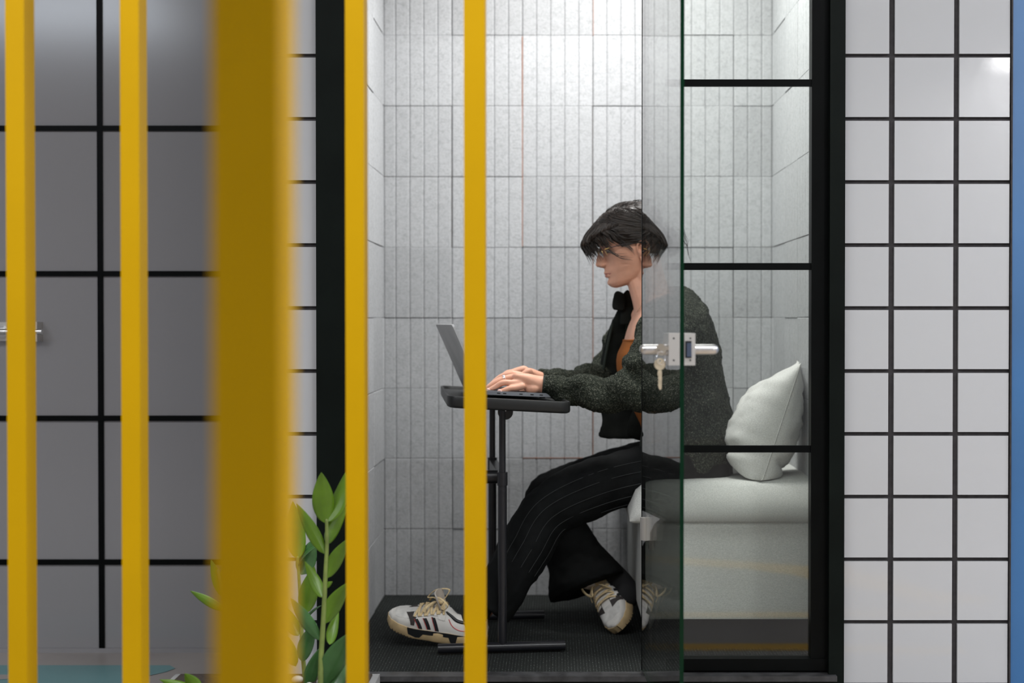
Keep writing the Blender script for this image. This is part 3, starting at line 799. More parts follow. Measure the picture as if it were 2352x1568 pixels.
def plant():
    PD = 2.98
    t = thing('potted_plant', 'green glossy leaved plant in front of the left black door jamb', 'plant', (-.60, -.5, ZF))
    rnd = random.Random(5)
    bm = bmesh.new(); v, f = box(bm, -.86, -.40, -.62, -.32, ZF, .075); 
    fin('planter', bm, 'planter', t, bevel=.012)
    bm = bmesh.new(); box(bm, -.845, -.415, -.605, -.335, .074, .079); fin('soil', bm, 'soil', t)
    V = Vector
    def st(pts, r0=.0052, r1=.0028):
        bm = bmesh.new(); k = len(pts)
        pp = [P(*p) for p in pts]
        g = Vector((pp[0].x+(-.62-pp[0].x)*.2, -.5, .07)); pp = [g]+pp
        sweep(bm, pp, [r0*1.15]+[r0+(r1-r0)*i/(k-1) for i in range(k)], seg=10); fin('stem', bm, 'stem', t)
    def lf(a, b, w, side=(1, 0, .3), m='leaf', fold=.3, bend=.12):
        bm = bmesh.new(); leaf(bm, P(*a), P(*b), w, V(side), fold, bend); fin('leaf', bm, m, t, angle=180)
    st([(733, 1600, PD), (738, 1500, PD), (744, 1400, PD), (748, 1310, PD), (751, 1250, PD), (750, 1195, PD)], .0062, .0035)
    lf((748, 1202, PD), (738, 1084, PD-.03), .023, (1, .3, 0))
    lf((749, 1200, PD), (793, 1085, PD+.02), .022, (1, -.5, .3))
    lf((746, 1272, PD), (681, 1155, PD-.02), .014, (.8, .2, .5))
    lf((750, 1250, PD), (799, 1160, PD+.03), .015, (.7, .4, -.4))
    lf((750, 1328, PD), (801, 1236, PD-.01), .016, (.8, .3, -.4))
    lf((741, 1372, PD), (700, 1288, PD+.03), .013, (.8, .2, .5))
    lf((746, 1432, PD), (802, 1336, PD-.01), .019, (.8, .4, -.4))
    lf((735, 1470, PD), (668, 1372, PD-.03), .014, (.8, .3, .5), 'leaf_dark')
    lf((742, 1350, PD), (764, 1335, PD), .006)
    lf((757, 1480, PD), (778, 1400, PD+.05), .012, (1, .6, 0))
    lf((742, 1575, PD), (812, 1448, PD-.03), .026, (.9, .3, -.3), 'leaf_dark')
    lf((745, 1600, PD), (806, 1500, PD+.06), .02, (.8, .3, .2), 'leaf_dark')
    # second stem, half hidden by the thick post
    st([(700, 1600, PD+.16), (694, 1480, PD+.18), (690, 1380, PD+.2), (684, 1280, PD+.2)], .0055, .003)
    lf((686, 1300, PD+.2), (729, 1253, PD+.2), .020, (.2, .9, .5), 'leaf_dark')
    lf((692, 1320, PD+.2), (722, 1236, PD+.22), .022, (.9, .2, 0), 'leaf_dark')
    lf((686, 1285, PD+.2), (673, 1150, PD+.2), .022, (1, .3, 0), 'leaf')
    lf((700, 1410, PD+.15), (722, 1300, PD+.15), .021, (.9, .2, 0), 'leaf')
    lf((693, 1440, PD+.18), (738, 1390, PD+.18), .016, (.5, .5, .6), 'leaf_dark')
    lf((686, 1460, PD+.18), (640, 1380, PD+.2), .016, (.9, .2, .3), 'leaf')
    lf((694, 1520, PD+.16), (722, 1430, PD+.16), .018, (.9, .4, 0), 'leaf_dark')
    lf((706, 1590, PD+.12), (742, 1480, PD+.12), .017, (.8, .5, 0), 'leaf_dark')
    lf((680, 1530, PD+.18), (640, 1440, PD+.18), .016, (.9, .2, .2), 'leaf')
    # stems leaning left, tips showing past the thick post
    st([(600, 1600, PD+.1), (560, 1500, PD+.1), (520, 1400, PD+.1), (500, 1310, PD+.1)], .005, .003)
    lf((515, 1402, PD+.1), (436, 1356, PD+.08), .010, (.3, .2, 1))
    lf((512, 1370, PD+.1), (484, 1284, PD+.1), .012, (.9, .3, .2))
    lf((510, 1345, PD+.1), (545, 1260, PD+.1), .013, (.9, .3, .2))
    lf((535, 1440, PD+.1), (590, 1360, PD+.1), .014, (.9, .3, .2))
    lf((570, 1520, PD+.1), (620, 1430, PD+.1), .015, (.9, .3, .2))
    st([(520, 1640, PD-.02), (480, 1600, PD-.02), (450, 1590, PD-.02)], .004, .0025)
    lf((462, 1592, PD-.02), (424, 1546, PD-.04), .014, (.6, .2, .8))
    lf((450, 1592, PD-.02), (366, 1560, PD), .012, (.3, .2, 1))
    # white stones on the soil
    for i in range(16):
        bm = bmesh.new(); x, y = rnd.uniform(-.68, -.50), rnd.uniform(-.58, -.36)
        ball(bm, (x, y, .081+.006), (rnd.uniform(.008, .014), rnd.uniform(.008, .013), .008), 10, 8); fin('pebble', bm, 'white_stone', t)
plant()
# ------------------------------------------------------------------ the person
pe = thing('person', 'person with dark hair and glasses in a green fleece jacket typing on the laptop', 'person', tuple(P(1600, 1090, 4.0)))
V = Vector
def W(l): return [P(*p) for p in l]

# head frame: local x forward, y to the sitter's left (camera side), z up
PSI, PIT = radians(9), radians(16)
fw = V((-cos(PSI)*cos(PIT), -sin(PSI)*cos(PIT), -sin(PIT)))
lf_ = V((sin(PSI), -cos(PSI), 0)).normalized(); up_ = fw.cross(lf_).normalized()
if up_.z < 0: up_ = -up_
EAR = P(1468, 582, 3.95)
HO = EAR - lf_*.070 + up_*.034
HM_ = Matrix(((fw.x, lf_.x, up_.x, HO.x), (fw.y, lf_.y, up_.y, HO.y), (fw.z, lf_.z, up_.z, HO.z), (0, 0, 0, 1)))
def Hd(x, y, z): return HM_ @ V((x*.935, y, z*(.955 if z < 0 else .775)))
def lerp_tab(tab, z):
    if z <= tab[0][0]: return tab[0][1:]
    for a, b in zip(tab, tab[1:]):
        if z <= b[0]:
            t = (z-a[0])/(b[0]-a[0]); t = t*t*(3-2*t)*.35+t*.65
            return tuple(p+(q-p)*t for p, q in zip(a[1:], b[1:]))
    return tab[-1][1:]
#  z      front   back    width  centre  squareness(front)
HT = [(-.116, .080, .030, .016, .055, 2.0),
      (-.110, .092, .010, .030, .045, 2.0),
      (-.098, .0985, -.010, .042, .030, 1.9),
      (-.086, .0970, -.020, .049, .020, 1.9),
      (-.076, .0955, -.030, .053, .015, 1.9),
      (-.060, .0970, -.052, .059, .010, 2.0),
      (-.045, .0940, -.068, .063, .006, 2.1),
      (-.028, .0885, -.079, .0665, .004, 2.25),
      (-.012, .0870, -.086, .0685, .002, 2.35),
      (.006, .0860, -.091, .0695, .0, 2.4),
      (.020, .0910, -.094, .070, .0, 2.4),
      (.034, .0955, -.096, .0715, .0, 2.35),
      (.055, .0960, -.097, .073, .0, 2.3),
      (.075, .0900, -.094, .073, .0, 2.2),
      (.092, .0790, -.086, .069, .0, 2.1),
      (.107, .0610, -.072, .059, -.003, 2.0),
      (.118, .0390, -.052, .042, -.006, 2.0),
      (.1245, .0150, -.028, .020, -.008, 2.0)]
def head_pt(th, z, off=0):
    f, b, wd, c, q = lerp_tab(HT, z); ct, stn = cos(th), sin(th)
    if ct >= 0:
        x = c + (f-c)*abs(ct)**(2/q); 
    else: x = c - (c-b)*abs(ct)
    y = math.copysign(wd*abs(stn)**(2/(q if ct >= 0 else 2)), stn)
    if ct > 0:   # face modelling
        ay = abs(y)
        x -= .0100*math.exp(-((ay-.031)/.015)**2 - ((z-.004)/.013)**2)      # eye sockets
        x += .0035*math.exp(-((ay-.030)/.020)**2 - ((z-.024)/.008)**2)      # brow
        x += .0045*math.exp(-((ay-.040)/.016)**2 - ((z+.022)/.014)**2)      # cheek bone
        x -= .0030*math.exp(-((ay-.036)/.012)**2 - ((z+.058)/.016)**2)      # below the cheek
        x += .0040*math.exp(-(y/.020)**2 - ((z+.062)/.016)**2)              # muzzle
        x -= .0040*math.exp(-(y/.020)**2 - ((z+.0830)/.0045)**2)            # hollow under the lip
        x += .0040*math.exp(-(y/.016)**2 - ((z+.097)/.011)**2)              # chin
        s = 1 + .02*math.exp(-((z+.020)/.015)**2); y *= s
    if off:
        r = V((x-c, y, (z-.02)*.6)); r.normalize(); x += r.x*off; y += r.y*off; z += r.z*off
    return Hd(x, y, z)
def head_mesh(bm, off=0):
    zs = [-.116+.2405*i/70 for i in range(71)]; n = 72; rings = []
    for z in zs: rings.append([bm.verts.new(head_pt(2*pi*k/n, z, off)) for k in range(n)])
    for a, b in zip(rings, rings[1:]):
        for k in range(n): bm.faces.new((a[k], a[(k+1) % n], b[(k+1) % n], b[k]))
    bm.faces.new(rings[0][::-1]); bm.faces.new(rings[-1])

def finger(bm, pts, rads, seg=12):
    sweep(bm, W(pts), rads, ref=V((0, 1, 0)), seg=seg, n=5)

def body():
    bm = bmesh.new()
    head_mesh(bm)
    # nose
    sweep(bm, [Hd(.082, 0, .018), Hd(.0865, 0, .002), Hd(.0910, 0, -.012), Hd(.0965, 0, -.026), Hd(.1000, 0, -.036)], [(.0080, .010), (.0085, .0125), (.0100, .0160), (.0118, .0190), (.0125, .0190)], ref=lf_, seg=16, n=5, pw=1.7)
    ball(bm, Hd(.1120, 0, -.0345), (.0093, .0096, .0083), mtx=HM_.to_3x3().to_4x4())
    for s in (-1, 1):
        ball(bm, Hd(.1000, .0112*s, -.0385), (.0120, .0066, .0072), mtx=HM_.to_3x3().to_4x4())
    sweep(bm, [Hd(.108, 0, -.043), Hd(.095, 0, -.046)], [(.004, .004), (.006, .005)], ref=lf_, seg=10, n=1)
    # lips: two arched rolls
    def lip(z, x, w, r, arch):
        pts = []; rr = []
        for k in range(9):
            t = -1+k/4; pts.append(Hd(x - .0150*t*t, w*t, z + arch*(1-t*t) - .001*abs(t))); rr.append((r*(1-.72*abs(t)**1.8), r*1.15*(1-.6*abs(t)**1.8)))
        sweep(bm, pts, rr, ref=up_, seg=10, n=2)
    lip(-.0655, .1000, .0225, .0036, .0012); lip(-.0740, .0982, .0195, .0046, -.0008)
    # eyelids over the eyes, lowered
    for s in (-1, 1):
        ball(bm, Hd(.0715, .0315*s, .001), (.0128, .0145, .0112), mtx=HM_.to_3x3().to_4x4())
    # ears
    for s in (-1, 1):
        pts = []; 
        for k in range(15):
            a = radians(-150 + 255*k/14)     # from the lobe over the back and top to the front
            pts.append((-.012 - .0165*cos(a+pi)*1.0*-1, 0, 0))
        rim = []
        for (x, y, z) in ((.004, .070, -.004), (.006, .073, .010), (.004, .0765, .024), (-.006, .081, .0325), (-.018, .085, .031), (-.0255, .087, .020), (-.0265, .086, .006), (-.0215, .083, -.008), (-.014, .079, -.019), (-.006, .075, -.0265), (.0, .072, -.0245), (.002, .070, -.016)):
            rim.append(Hd(x-.004, y*s, z-.034))
        sweep(bm, rim, [.0028, .0028, .0031, .0034, .0036, .0036, .0034, .0032, .0036, .0052, .0046, .0034], ref=lf_, seg=10, n=4)
        sweep(bm, [Hd(-.004, .062*s, -.014), Hd(-.014, .0725*s, -.018), Hd(-.022, .079*s, -.024)], [(.004, .010)]*3, ref=lf_, seg=10, n=2)
        sweep(bm, [Hd(-.002, .060*s, -.034), Hd(-.010, .068*s, -.036), Hd(-.018, .076*s, -.037)], [(.003, .016)]*3, ref=lf_, seg=10, n=2)
        sweep(bm, [Hd(.001, .064*s, -.044), Hd(-.003, .072*s, -.038), Hd(-.001, .073*s, -.030)], [.003, .004, .003], ref=lf_, seg=8, n=3)
        sweep(bm, [Hd(-.013, .075*s, -.044), Hd(-.018, .080*s, -.032), Hd(-.014, .0800*s, -.020), Hd(-.008, .077*s, -.013)], [.0025, .003, .003, .002], ref=lf_, seg=8, n=3)
    # neck and torso core
    sweep(bm, [Hd(-.020, 0, -.03), Hd(-.018, 0, -.075), P(1495, 668, 4.02), P(1502, 700, 4.02), P(1500, 728, 4.02)],
          [(.052, .052), (.050, .052), (.0505, .050), (.062, .053), (.11, .060)], ref=lf_, seg=24, n=6)
    # muscle of the front of the neck down to the collar bone
    sweep(bm, [P(1462, 650, 4.01), P(1475, 690, 4.0), P(1478, 718, 4.0)], [(.034, .026), (.040, .028), (.055, .026)], seg=16, n=4)
    sweep(bm, W([(1503, 716, 4.02), (1500, 745, 4.02), (1497, 785, 4.02), (1500, 830, 4.02), (1515, 880, 4.02), (1545, 950, 4.02), (1572, 1030, 4.02), (1592, 1085, 4.02)]),
          [(.12, .052), (.150, .066), (.152, .079), (.148, .090), (.143, .088), (.14, .09), (.15, .098), (.165, .105)], seg=28, n=4)
    # arms inside the sleeves
    sweep(bm, W([(1545, 745, 3.90), (1525, 820, 3.82), (1490, 895, 3.775), (1390, 898, 3.775), (1290, 889, 3.795), (1248, 884, 3.80)]), [.038, .032, .027, .024, .020, (.0205, .0220)], seg=16)
    sweep(bm, W([(1500, 745, 4.15), (1425, 815, 4.21), (1392, 852, 4.19), (1345, 870, 4.11), (1243, 868, 3.975)]), [.036, .030, .026, .020, .017], seg=16)
    # legs inside the trousers
    sweep(bm, W([(1590, 1085, 3.93), (1420, 1105, 3.87), (1262, 1172, 3.85), (1190, 1290, 3.84), (1108, 1400, 3.81)]), [.080, .065, .050, .046, .028], seg=16)
    sweep(bm, W([(1580, 1065, 4.11), (1410, 1085, 4.15), (1245, 1150, 4.15), (1330, 1250, 4.08), (1425, 1338, 4.04)]), [.075, .055, .045, .045, .030], seg=16)
    # near (left) hand: back of the hand, knuckles, fingers with a bend at each joint
    sweep(bm, W([(1252, 884, 3.80), (1232, 881, 3.80), (1210, 875, 3.80), (1188, 871, 3.805)]), [(.020, .0235), (.024, .0225), (.029, .0195), (.031, .0145)], ref=V((.05, 1, -.45)), seg=20, n=4)
    finger(bm, [(1200, 887, 3.772), (1186, 890, 3.768), (1172, 891.5, 3.764), (1158, 896, 3.762), (1146, 899.5, 3.762)], [.0095, .0086, .0078, .0070, .0056])
    finger(bm, [(1198, 878, 3.782), (1178, 879, 3.778), (1155, 879, 3.776), (1138, 888, 3.778), (1121, 896.5, 3.779)], [.0100, .0088, .0086, .0074, .0060])
    finger(bm, [(1196, 868, 3.800), (1180, 866, 3.800), (1160, 869, 3.797), (1143, 875, 3.796), (1122, 888, 3.797), (1110, 895, 3.798)], [.0110, .0100, .0085, .0082, .0070, .0058])
    finger(bm, [(1196, 862, 3.825), (1178, 859, 3.825), (1160, 861, 3.825), (1145, 869, 3.825), (1127, 884, 3.825), (1115, 892, 3.825)], [.0105, .0098, .0082, .0080, .0070, .0056])
    finger(bm, [(1222, 892, 3.84), (1205, 898, 3.845), (1190, 900, 3.845), (1174, 901, 3.845)], [.012, .0105, .009, .0065])      # thumb
    # knuckle bumps and the heel of the hand
    ball(bm, P(1183, 865, 3.800), .0098, 12, 8); ball(bm, P(1178, 858, 3.825), .0095, 12, 8); ball(bm, P(1190, 877, 3.782), .0095, 12, 8); ball(bm, P(1196, 888, 3.772), .0092, 12, 8)
    ball(bm, P(1222, 892, 3.785), (.022, .014, .013), 14, 10)
    # far (right) hand: wrist raised, knuckles high, fingers down on the keys
    sweep(bm, W([(1240, 868, 3.972), (1228, 862, 3.965), (1216, 856, 3.960), (1206, 852, 3.955)]), [(.020, .018), (.025, .016), (.030, .014), (.033, .0105)], ref=V((0, 1, -.15)), seg=18, n=4)
    finger(bm, [(1218, 857, 3.925), (1214, 852, 3.920), (1198, 862, 3.915), (1180, 876, 3.912), (1168, 888, 3.912)], [.0090, .0092, .0082, .0072, .0058])
    finger(bm, [(1210, 852, 3.945), (1202, 847, 3.942), (1184, 853, 3.938), (1164, 857, 3.935), (1148, 872, 3.933), (1138, 884, 3.932)], [.0095, .0096, .0084, .0082, .0070, .0058])
    finger(bm, [(1208, 853, 3.968), (1200, 848, 3.966), (1180, 853, 3.962), (1160, 862, 3.96), (1143, 874, 3.958), (1130, 885, 3.957)], [.0098, .0096, .0086, .0080, .0070, .0058])
    finger(bm, [(1210, 856, 3.990), (1200, 852, 3.990), (1182, 856, 3.988), (1163, 866, 3.986), (1150, 884, 3.985)], [.0098, .0094, .0084, .0078, .0058])
    finger(bm, [(1222, 868, 3.995), (1208, 876, 4.002), (1192, 883, 4.000), (1180, 888, 3.998)], [.0115, .0105, .009, .0065])
    me = remesh(bm, .0024, smooth=3, factor=.5)
    me.transform(world_of(pe).inverted())
    for p in me.polygons: p.use_smooth = True
    me.materials.clear()
    o = link('body', me, pe, ['skin', 'lip'])
    inv = HM_.inverted(); off = world_of(pe)
    for p in me.polygons:
        q = inv @ (off @ p.center)
        if q.x > .076 and abs(q.y) < .024 and -.0800 < q.z < -.0560 and q.x > .0950 - .0150*(q.y/.0225)**2:
            top = -.0620 - .003*(q.y/.022)**2; bot = -.0735 + .005*(q.y/.020)**2
            if bot < q.z < top: p.material_index = 1
    return o
body_o = body()

# eyes, lashes, brows
for s in (-1, 1):
    bm = bmesh.new(); ball(bm, Hd(.0745, .0315*s, -.0030), (.0100, .0112, .0088), 14, 10, mtx=HM_.to_3x3().to_4x4()); fin('eye', bm, 'tongue', pe)
    bm = bmesh.new()
    sweep(bm, [Hd(.079, (.0315-.0135)*s, -.0065), Hd(.0855, (.0315-.005)*s, -.0090), Hd(.0855, (.0315+.005)*s, -.0085), Hd(.078, (.0315+.0135)*s, -.0050)], [.0006, .0011, .0011, .0006], ref=up_, seg=6, n=4)
    fin('eyelashes', bm, 'hair', pe)
    bm = bmesh.new()
    sweep(bm, [Hd(.090, .014*s, .0190), Hd(.0945, .026*s, .0235), Hd(.0885, .040*s, .0245), Hd(.077, .050*s, .0190)], [(.0024, .0012), (.0030, .0014), (.0024, .0012), (.001, .0006)], ref=up_, seg=8, n=4)
    fin('eyebrow', bm, 'hair', pe)

# glasses ---------------------------------------------------------------------
gl = bpy.data.objects.new('glasses', None); COL.objects.link(gl); gl.parent = pe
gl.matrix_parent_inverse = Matrix.Identity(4)
def lens_pts(s, n=28):
    out = []
    for k in range(n):
        a = 2*pi*k/n; yy = .0225*math.copysign(abs(cos(a))**.8, cos(a)); zz = .0185*math.copysign(abs(sin(a))**.85, sin(a))
        if zz < 0: yy *= .93
        cy = .0315*s+yy
        out.append(Hd(.1035 - .10*abs(cy)**1.5 - .0*zz - .05*(zz)*-1, cy, -.006+zz))
    return out
for s in (-1, 1):
    bm = bmesh.new(); pts = lens_pts(s); t_ = fw*.0008
    a = [bm.verts.new(p+t_) for p in pts]; b = [bm.verts.new(p-t_) for p in pts]; n = len(pts)
    bm.faces.new(a); bm.faces.new(b[::-1])
    for k in range(n): bm.faces.new((a[k], a[(k+1) % n], b[(k+1) % n], b[k]))
    fin('lens', bm, 'lens', gl, smooth=False)
    bm = bmesh.new(); n = len(pts)
    up_half = [pts[k % n] for k in range(0, n//2+1)]
    sweep(bm, [p+fw*.0002 for p in up_half], [.0006]*len(up_half), ref=fw, seg=6, n=1); fin('rim', bm, 'gold', gl)
    bm = bmesh.new(); hx = Hd(.0925, .055*s, .004)
    sweep(bm, [Hd(.0985, .051*s, .003), Hd(.093, .0585*s, .004), Hd(.080, .0660*s, .0045)], [.0011, .0013, .0013], ref=up_, seg=8, n=3)
    sweep(bm, [Hd(.094, .052*s, -.001), Hd(.0895, .052*s, -.015)], [.0008, .0006], ref=up_, seg=6, n=1)
    fin('end_piece', bm, 'gold', gl)
    bm = bmesh.new(); sweep(bm, [Hd(.082, .0655*s, .0045), Hd(.05, .0720*s, .004), Hd(.010, .0755*s, .002), Hd(-.008, .0775*s, -.002), Hd(-.022, .0775*s, -.018)], [.0012, .0011, .0012, .0013, .0015], ref=up_, seg=8, n=4)
    fin('temple_arm', bm, 'temple', gl)
bm = bmesh.new(); sweep(bm, [Hd(.1005, -.0095, .000), Hd(.1040, 0, .003), Hd(.1005, .0095, .000)], [.0009]*3, ref=up_, seg=8, n=4); fin('bridge', bm, 'gold', gl)
for s in (-1, 1):
    bm = bmesh.new(); sweep(bm, [Hd(.1005, .0105*s, -.003), Hd(.0965, .0095*s, -.010), Hd(.0955, .0090*s, -.013)], [.0006, .0006, .002], ref=up_, seg=6, n=3); fin('nose_pad', bm, 'gold', gl)

# hair ------------------------------------------------------------------------
def hair():
    bm = bmesh.new(); rnd = random.Random(3)
    # scalp cap: everything above a hairline that dips to the nape behind the ears
    n = 72; zs = [-.075+.2*i/44 for i in range(45)]; rings = []
    def hairline(th):
        c = cos(th)       # 1 front, -1 back
        if c > .82: return .053
        if c > .42: return .053 - (.82-c)/.40*.057
        if c > -.2: return -.004
        return -.004 - (min(1, (-.2-c)/.35))*.060
    def offs(th, z):
        c = cos(th); t = max(0, min(1, (z-.0)/.10))
        return .006 + .010*t + (.006 if c < 0 else 0) + .0035*noise.noise(Vector((th*2, z*25, 0)))
    for k in range(n):
        th = 2*pi*k/n; hl = hairline(th); col = []
        for i in range(26):
            z = hl + (.1245-hl)*i/25
            o_ = offs(th, z)*(.15 if i == 0 else min(1, .45+i*.14))
            col.append(bm.verts.new(head_pt(th, z, o_)))
        rings.append(col)
    for k in range(n):
        a, b = rings[k], rings[(k+1) % n]
        for i in range(25): bm.faces.new((a[i], b[i], b[i+1], a[i+1]))
    bm.faces.new([r[-1] for r in rings]); 
    BUN = Hd(-.096, 0, -.020)
    def strand(pts, r, flat=.55, seg=5, n=4):
        k = len(pts); rr = [(r*(.55+.45*min(1, i/1.0)) if i < k-1 else r*.18, (r*flat if i < k-1 else r*.12)) for i in range(k)]
        sweep(bm, pts, rr, ref=up_, seg=seg, n=n, cap='flat')
    # hair swept back from the fringe over the sides to the knot at the back
    for i in range(720):
        th0 = rnd.uniform(-1.9, 1.9); z0 = rnd.uniform(.052, .122)
        s = 1 if th0 > 0 else -1
        if abs(th0) < .75: z0 = rnd.uniform(.100, .123)
        if abs(th0) > 1.0 and rnd.random() < .65: z0 = rnd.uniform(.0, .07)
        r = rnd.uniform(.0006, .0017); lifted = rnd.uniform(0, .0045); drop = rnd.uniform(.8, 1.5)
        pts = []
        for t in (0, .2, .45, .7, 1.0):
            th = th0 + (s*2.75-th0)*t; z = z0 + (-.022-z0)*t**drop + .004*sin(pi*t)
            z = min(z, .1235)
            pts.append(head_pt(th, z, offs(th, z)+.001+lifted*sin(pi*min(1, t*1.1))))
        pts.append(BUN + (up_*rnd.uniform(-.018, .018)) + lf_*rnd.uniform(-.016, .016))
        strand(pts, r, seg=4)
    # fringe falling from the crown over the forehead, fanning back into the sides
    NC = 30; cr = random.Random(21)
    clumps = [(cr.uniform(-.008, .030), cr.uniform(-.012, .006), cr.uniform(-.05, .05)) for _ in range(NC)]
    for i in range(640):
        y1 = rnd.uniform(-1, 1); ay = abs(y1); ci = min(NC-1, int((y1+1)/2*NC)); cl, co, ct = clumps[ci]
        yc = -1+2*(ci+.5)/NC; th0 = y1*1.12; thE = (yc*.72+y1*.28)*1.12+ct
        z0 = rnd.uniform(.096, .1235) if ay < .7 else rnd.uniform(.085, .118)
        r = rnd.uniform(.0005, .0015); vol = (1-.60*ay**2)*(rnd.uniform(.82, 1.02) if rnd.random() < .7 else rnd.uniform(.55, .85))
        back = rnd.uniform(.0, .5)*(1 if y1 > 0 else -1)
        a = head_pt(th0+back*1.6, z0, .017+rnd.uniform(0, .003)); m1 = head_pt(th0+back*.6, .094-.006*ay, (.013+rnd.uniform(0, .006))*(.6+.4*vol))
        m2 = head_pt(th0, .064-.008*ay, (.033+rnd.uniform(-.003, .004))*vol)
        long_ = rnd.random() < .10
        le = rnd.uniform(-.022, -.008) if long_ else cl + rnd.uniform(-.006, .004) + .016*ay
        fr_ = (.050+rnd.uniform(-.003, .004)+co*.5)*vol
        m3 = head_pt(th0*.98, .034+rnd.uniform(-.004, .004), fr_+.001); e = head_pt(thE*.96, le, fr_+.005*vol+co*.6-rnd.uniform(0, .005))
        q = max(0, (ay-.42)/.58)**1.5; sg = 1 if y1 > 0 else -1
        if q > 0:        # towards the temple the fringe sweeps back and lies closer
            m2 = head_pt(th0+sg*.16*q, .062+.004*q, .040*vol*(1-q)+.0155*q+rnd.uniform(-.001, .003))
            m3 = head_pt(th0+sg*.42*q, (.064+le)/2+.010*q, fr_*(1-q)+.0140*q+rnd.uniform(-.001, .002))
            e = head_pt(th0+sg*(.78+rnd.uniform(-.2, .2))*q, le*(1-q)+.030*q, (fr_-.012)*(1-q)+.011*q)
        strand([a, m1, m2, m3, e], r, n=5, seg=4)
    # long hair laid over the top of the head
    def over(x, y): return Hd(x, y, .1470 - 7.5*(x+.006)**2 - 9*y*y)
    for i in range(380):
        y = rnd.uniform(-.05, .05); x0 = rnd.uniform(-.045, .045); dl = rnd.uniform(.03, .06)*(1 if rnd.random() < .45 else -1)
        dy = y*rnd.uniform(-.1, .5); lift = rnd.uniform(0, .0035)
        strand([over(x0, y), over(x0+dl*.33, y+dy*.33)+up_*lift, over(x0+dl*.66, y+dy*.66)+up_*lift, over(x0+dl, y+dy)-up_*.001], rnd.uniform(.0007, .0017), seg=4, n=3)
    # tousled tufts on the crown
    for i in range(90):
        th = rnd.uniform(-3, 3); z = rnd.uniform(.108, .1235); a = head_pt(th, z, .017)
        d = -fw*rnd.uniform(.012, .04) + lf_*rnd.uniform(-.014, .014)
        strand([a, a+d*.5+up_*rnd.uniform(.002, .007), a+d+up_*rnd.uniform(-.003, .003)], rnd.uniform(.0006, .0014), n=4, seg=4)
    # loose wisps in front of the ear and down the cheek
    for dx, y, ln in ((0, 0, 1), (.002, .001, .93), (-.003, .0, .85), (.004, .002, .9), (.008, .0, .7), (.011, .001, .5)):
        strand([head_pt(.55, .080, .024), head_pt(.62, .050, .022), Hd(.088+dx, .054+y, .018), Hd(.078+dx, .062, -.006), Hd(.058+dx*.8, .0705, -.030*ln-.004), Hd(.024+dx, .0725, -.050*ln)], .0008, n=5)
    for dx in (0, .006, .012, -.004):
        strand([head_pt(1.15, .035, .012), Hd(.034+dx, .0745, .004), Hd(.022+dx*.5, .0755, -.012), Hd(.014, .0745, -.026-dx)], .0009, n=5)
    # knot: hanging, folded tail of hair at the back of the head
    for i in range(170):
        a = rnd.uniform(0, 2*pi); q = rnd.uniform(.1, 1)
        oy, oz = cos(a)*.026*q, sin(a)*.020*q
        s0 = BUN + lf_*oy*.5 + up_*(oz*.5+.006)
        L = rnd.uniform(.75, 1.08)
        p1 = s0 + (-fw)*.020*L + up_*(.016+oz*.4) + lf_*oy
        p2 = s0 + (-fw)*.036*L + up_*(-.006+oz*.5) + lf_*oy*1.3
        p3 = s0 + (-fw)*.034*L + up_*(-.034*L+oz*.3) + lf_*oy*1.2
        p4 = s0 + (-fw)*.014 + up_*(-.050*L) + lf_*oy*.9
        strand([s0, p1, p2, p3, p4], rnd.uniform(.0014, .0030))
    ball(bm, BUN - fw*.008 - up_*.004, (.026, .026, .024), 16, 12)
    # stray hairs sticking out
    for i in range(7):
        z = rnd.uniform(-.02, .03)
        s0 = BUN - fw*.02 + up_*z
        strand([s0, s0 - fw*.024 + up_*.014, s0 - fw*.044 + up_*(-.003*i+.004), s0 - fw*(.052-.002*i) - up_*(.026+.003*i), s0-fw*.044-up_*(.046+.003*i)], .0006, seg=4)
    for i in range(40):
        th = rnd.uniform(-1.6, 1.6); z = rnd.uniform(.09, .122)
        a = head_pt(th, z, .018); 
        strand([a, a+up_*rnd.uniform(.004, .010)-fw*.012, a+up_*rnd.uniform(.002, .012)-fw*.030], .0004, seg=4, n=3)
    return fin('hair', bm, 'hair', pe, angle=60)
hair()

# necklace, ear stud, ring ------------------------------------------------------
bm = bmesh.new(); sweep(bm, W([(1474, 700, 3.93), (1466, 712, 3.955), (1459, 722, 3.985), (1459, 736, 3.99)]), [.0005]*4, seg=6, n=4); 
c0 = P(1459, 742, 3.985)
sweep(bm, [c0 + V((.0022*cos(2*pi*k/16), 0, .005*sin(2*pi*k/16))) for k in range(17)], [.0007]*17, seg=6, n=1)
fin('necklace', bm, 'brass', pe)
bm = bmesh.new(); q = P(1158, 869, 3.797)
rd = (P(1143, 875, 3.796)-P(1180, 866, 3.8)).normalized(); r1 = rd.orthogonal().normalized(); r2 = rd.cross(r1)
for o_ in (-.0018, .0018):
    sweep(bm, [q + rd*o_*-1 + r1*.0092*cos(2*pi*k/24) + r2*.0092*sin(2*pi*k/24) for k in range(25)], [(.0011, .0009)]*25, ref=rd, seg=8, n=1)
for k in range(5): ball(bm, q + V((-.002+.0012*k, -.0070, .0070-.0014*k)), .0017, 8, 6)
fin('ring', bm, 'silver', pe)
# finger nails
for (a, b, dep, r) in (((1124, 893), (1119, 896.5), 3.771, .0050), ((1151, 896), (1146, 899), 3.7545, .0046), ((1113, 891), (1109, 894.5), 3.790, .0048)):
    bm = bmesh.new(); c_ = P((a[0]+b[0])/2, (a[1]+b[1])/2, dep)
    ball(bm, c_, (.0062, .0022, .0040), 12, 8, mtx=Matrix.Rotation(radians(28), 4, 'Y')); fin('fingernail', bm, 'nail', pe)

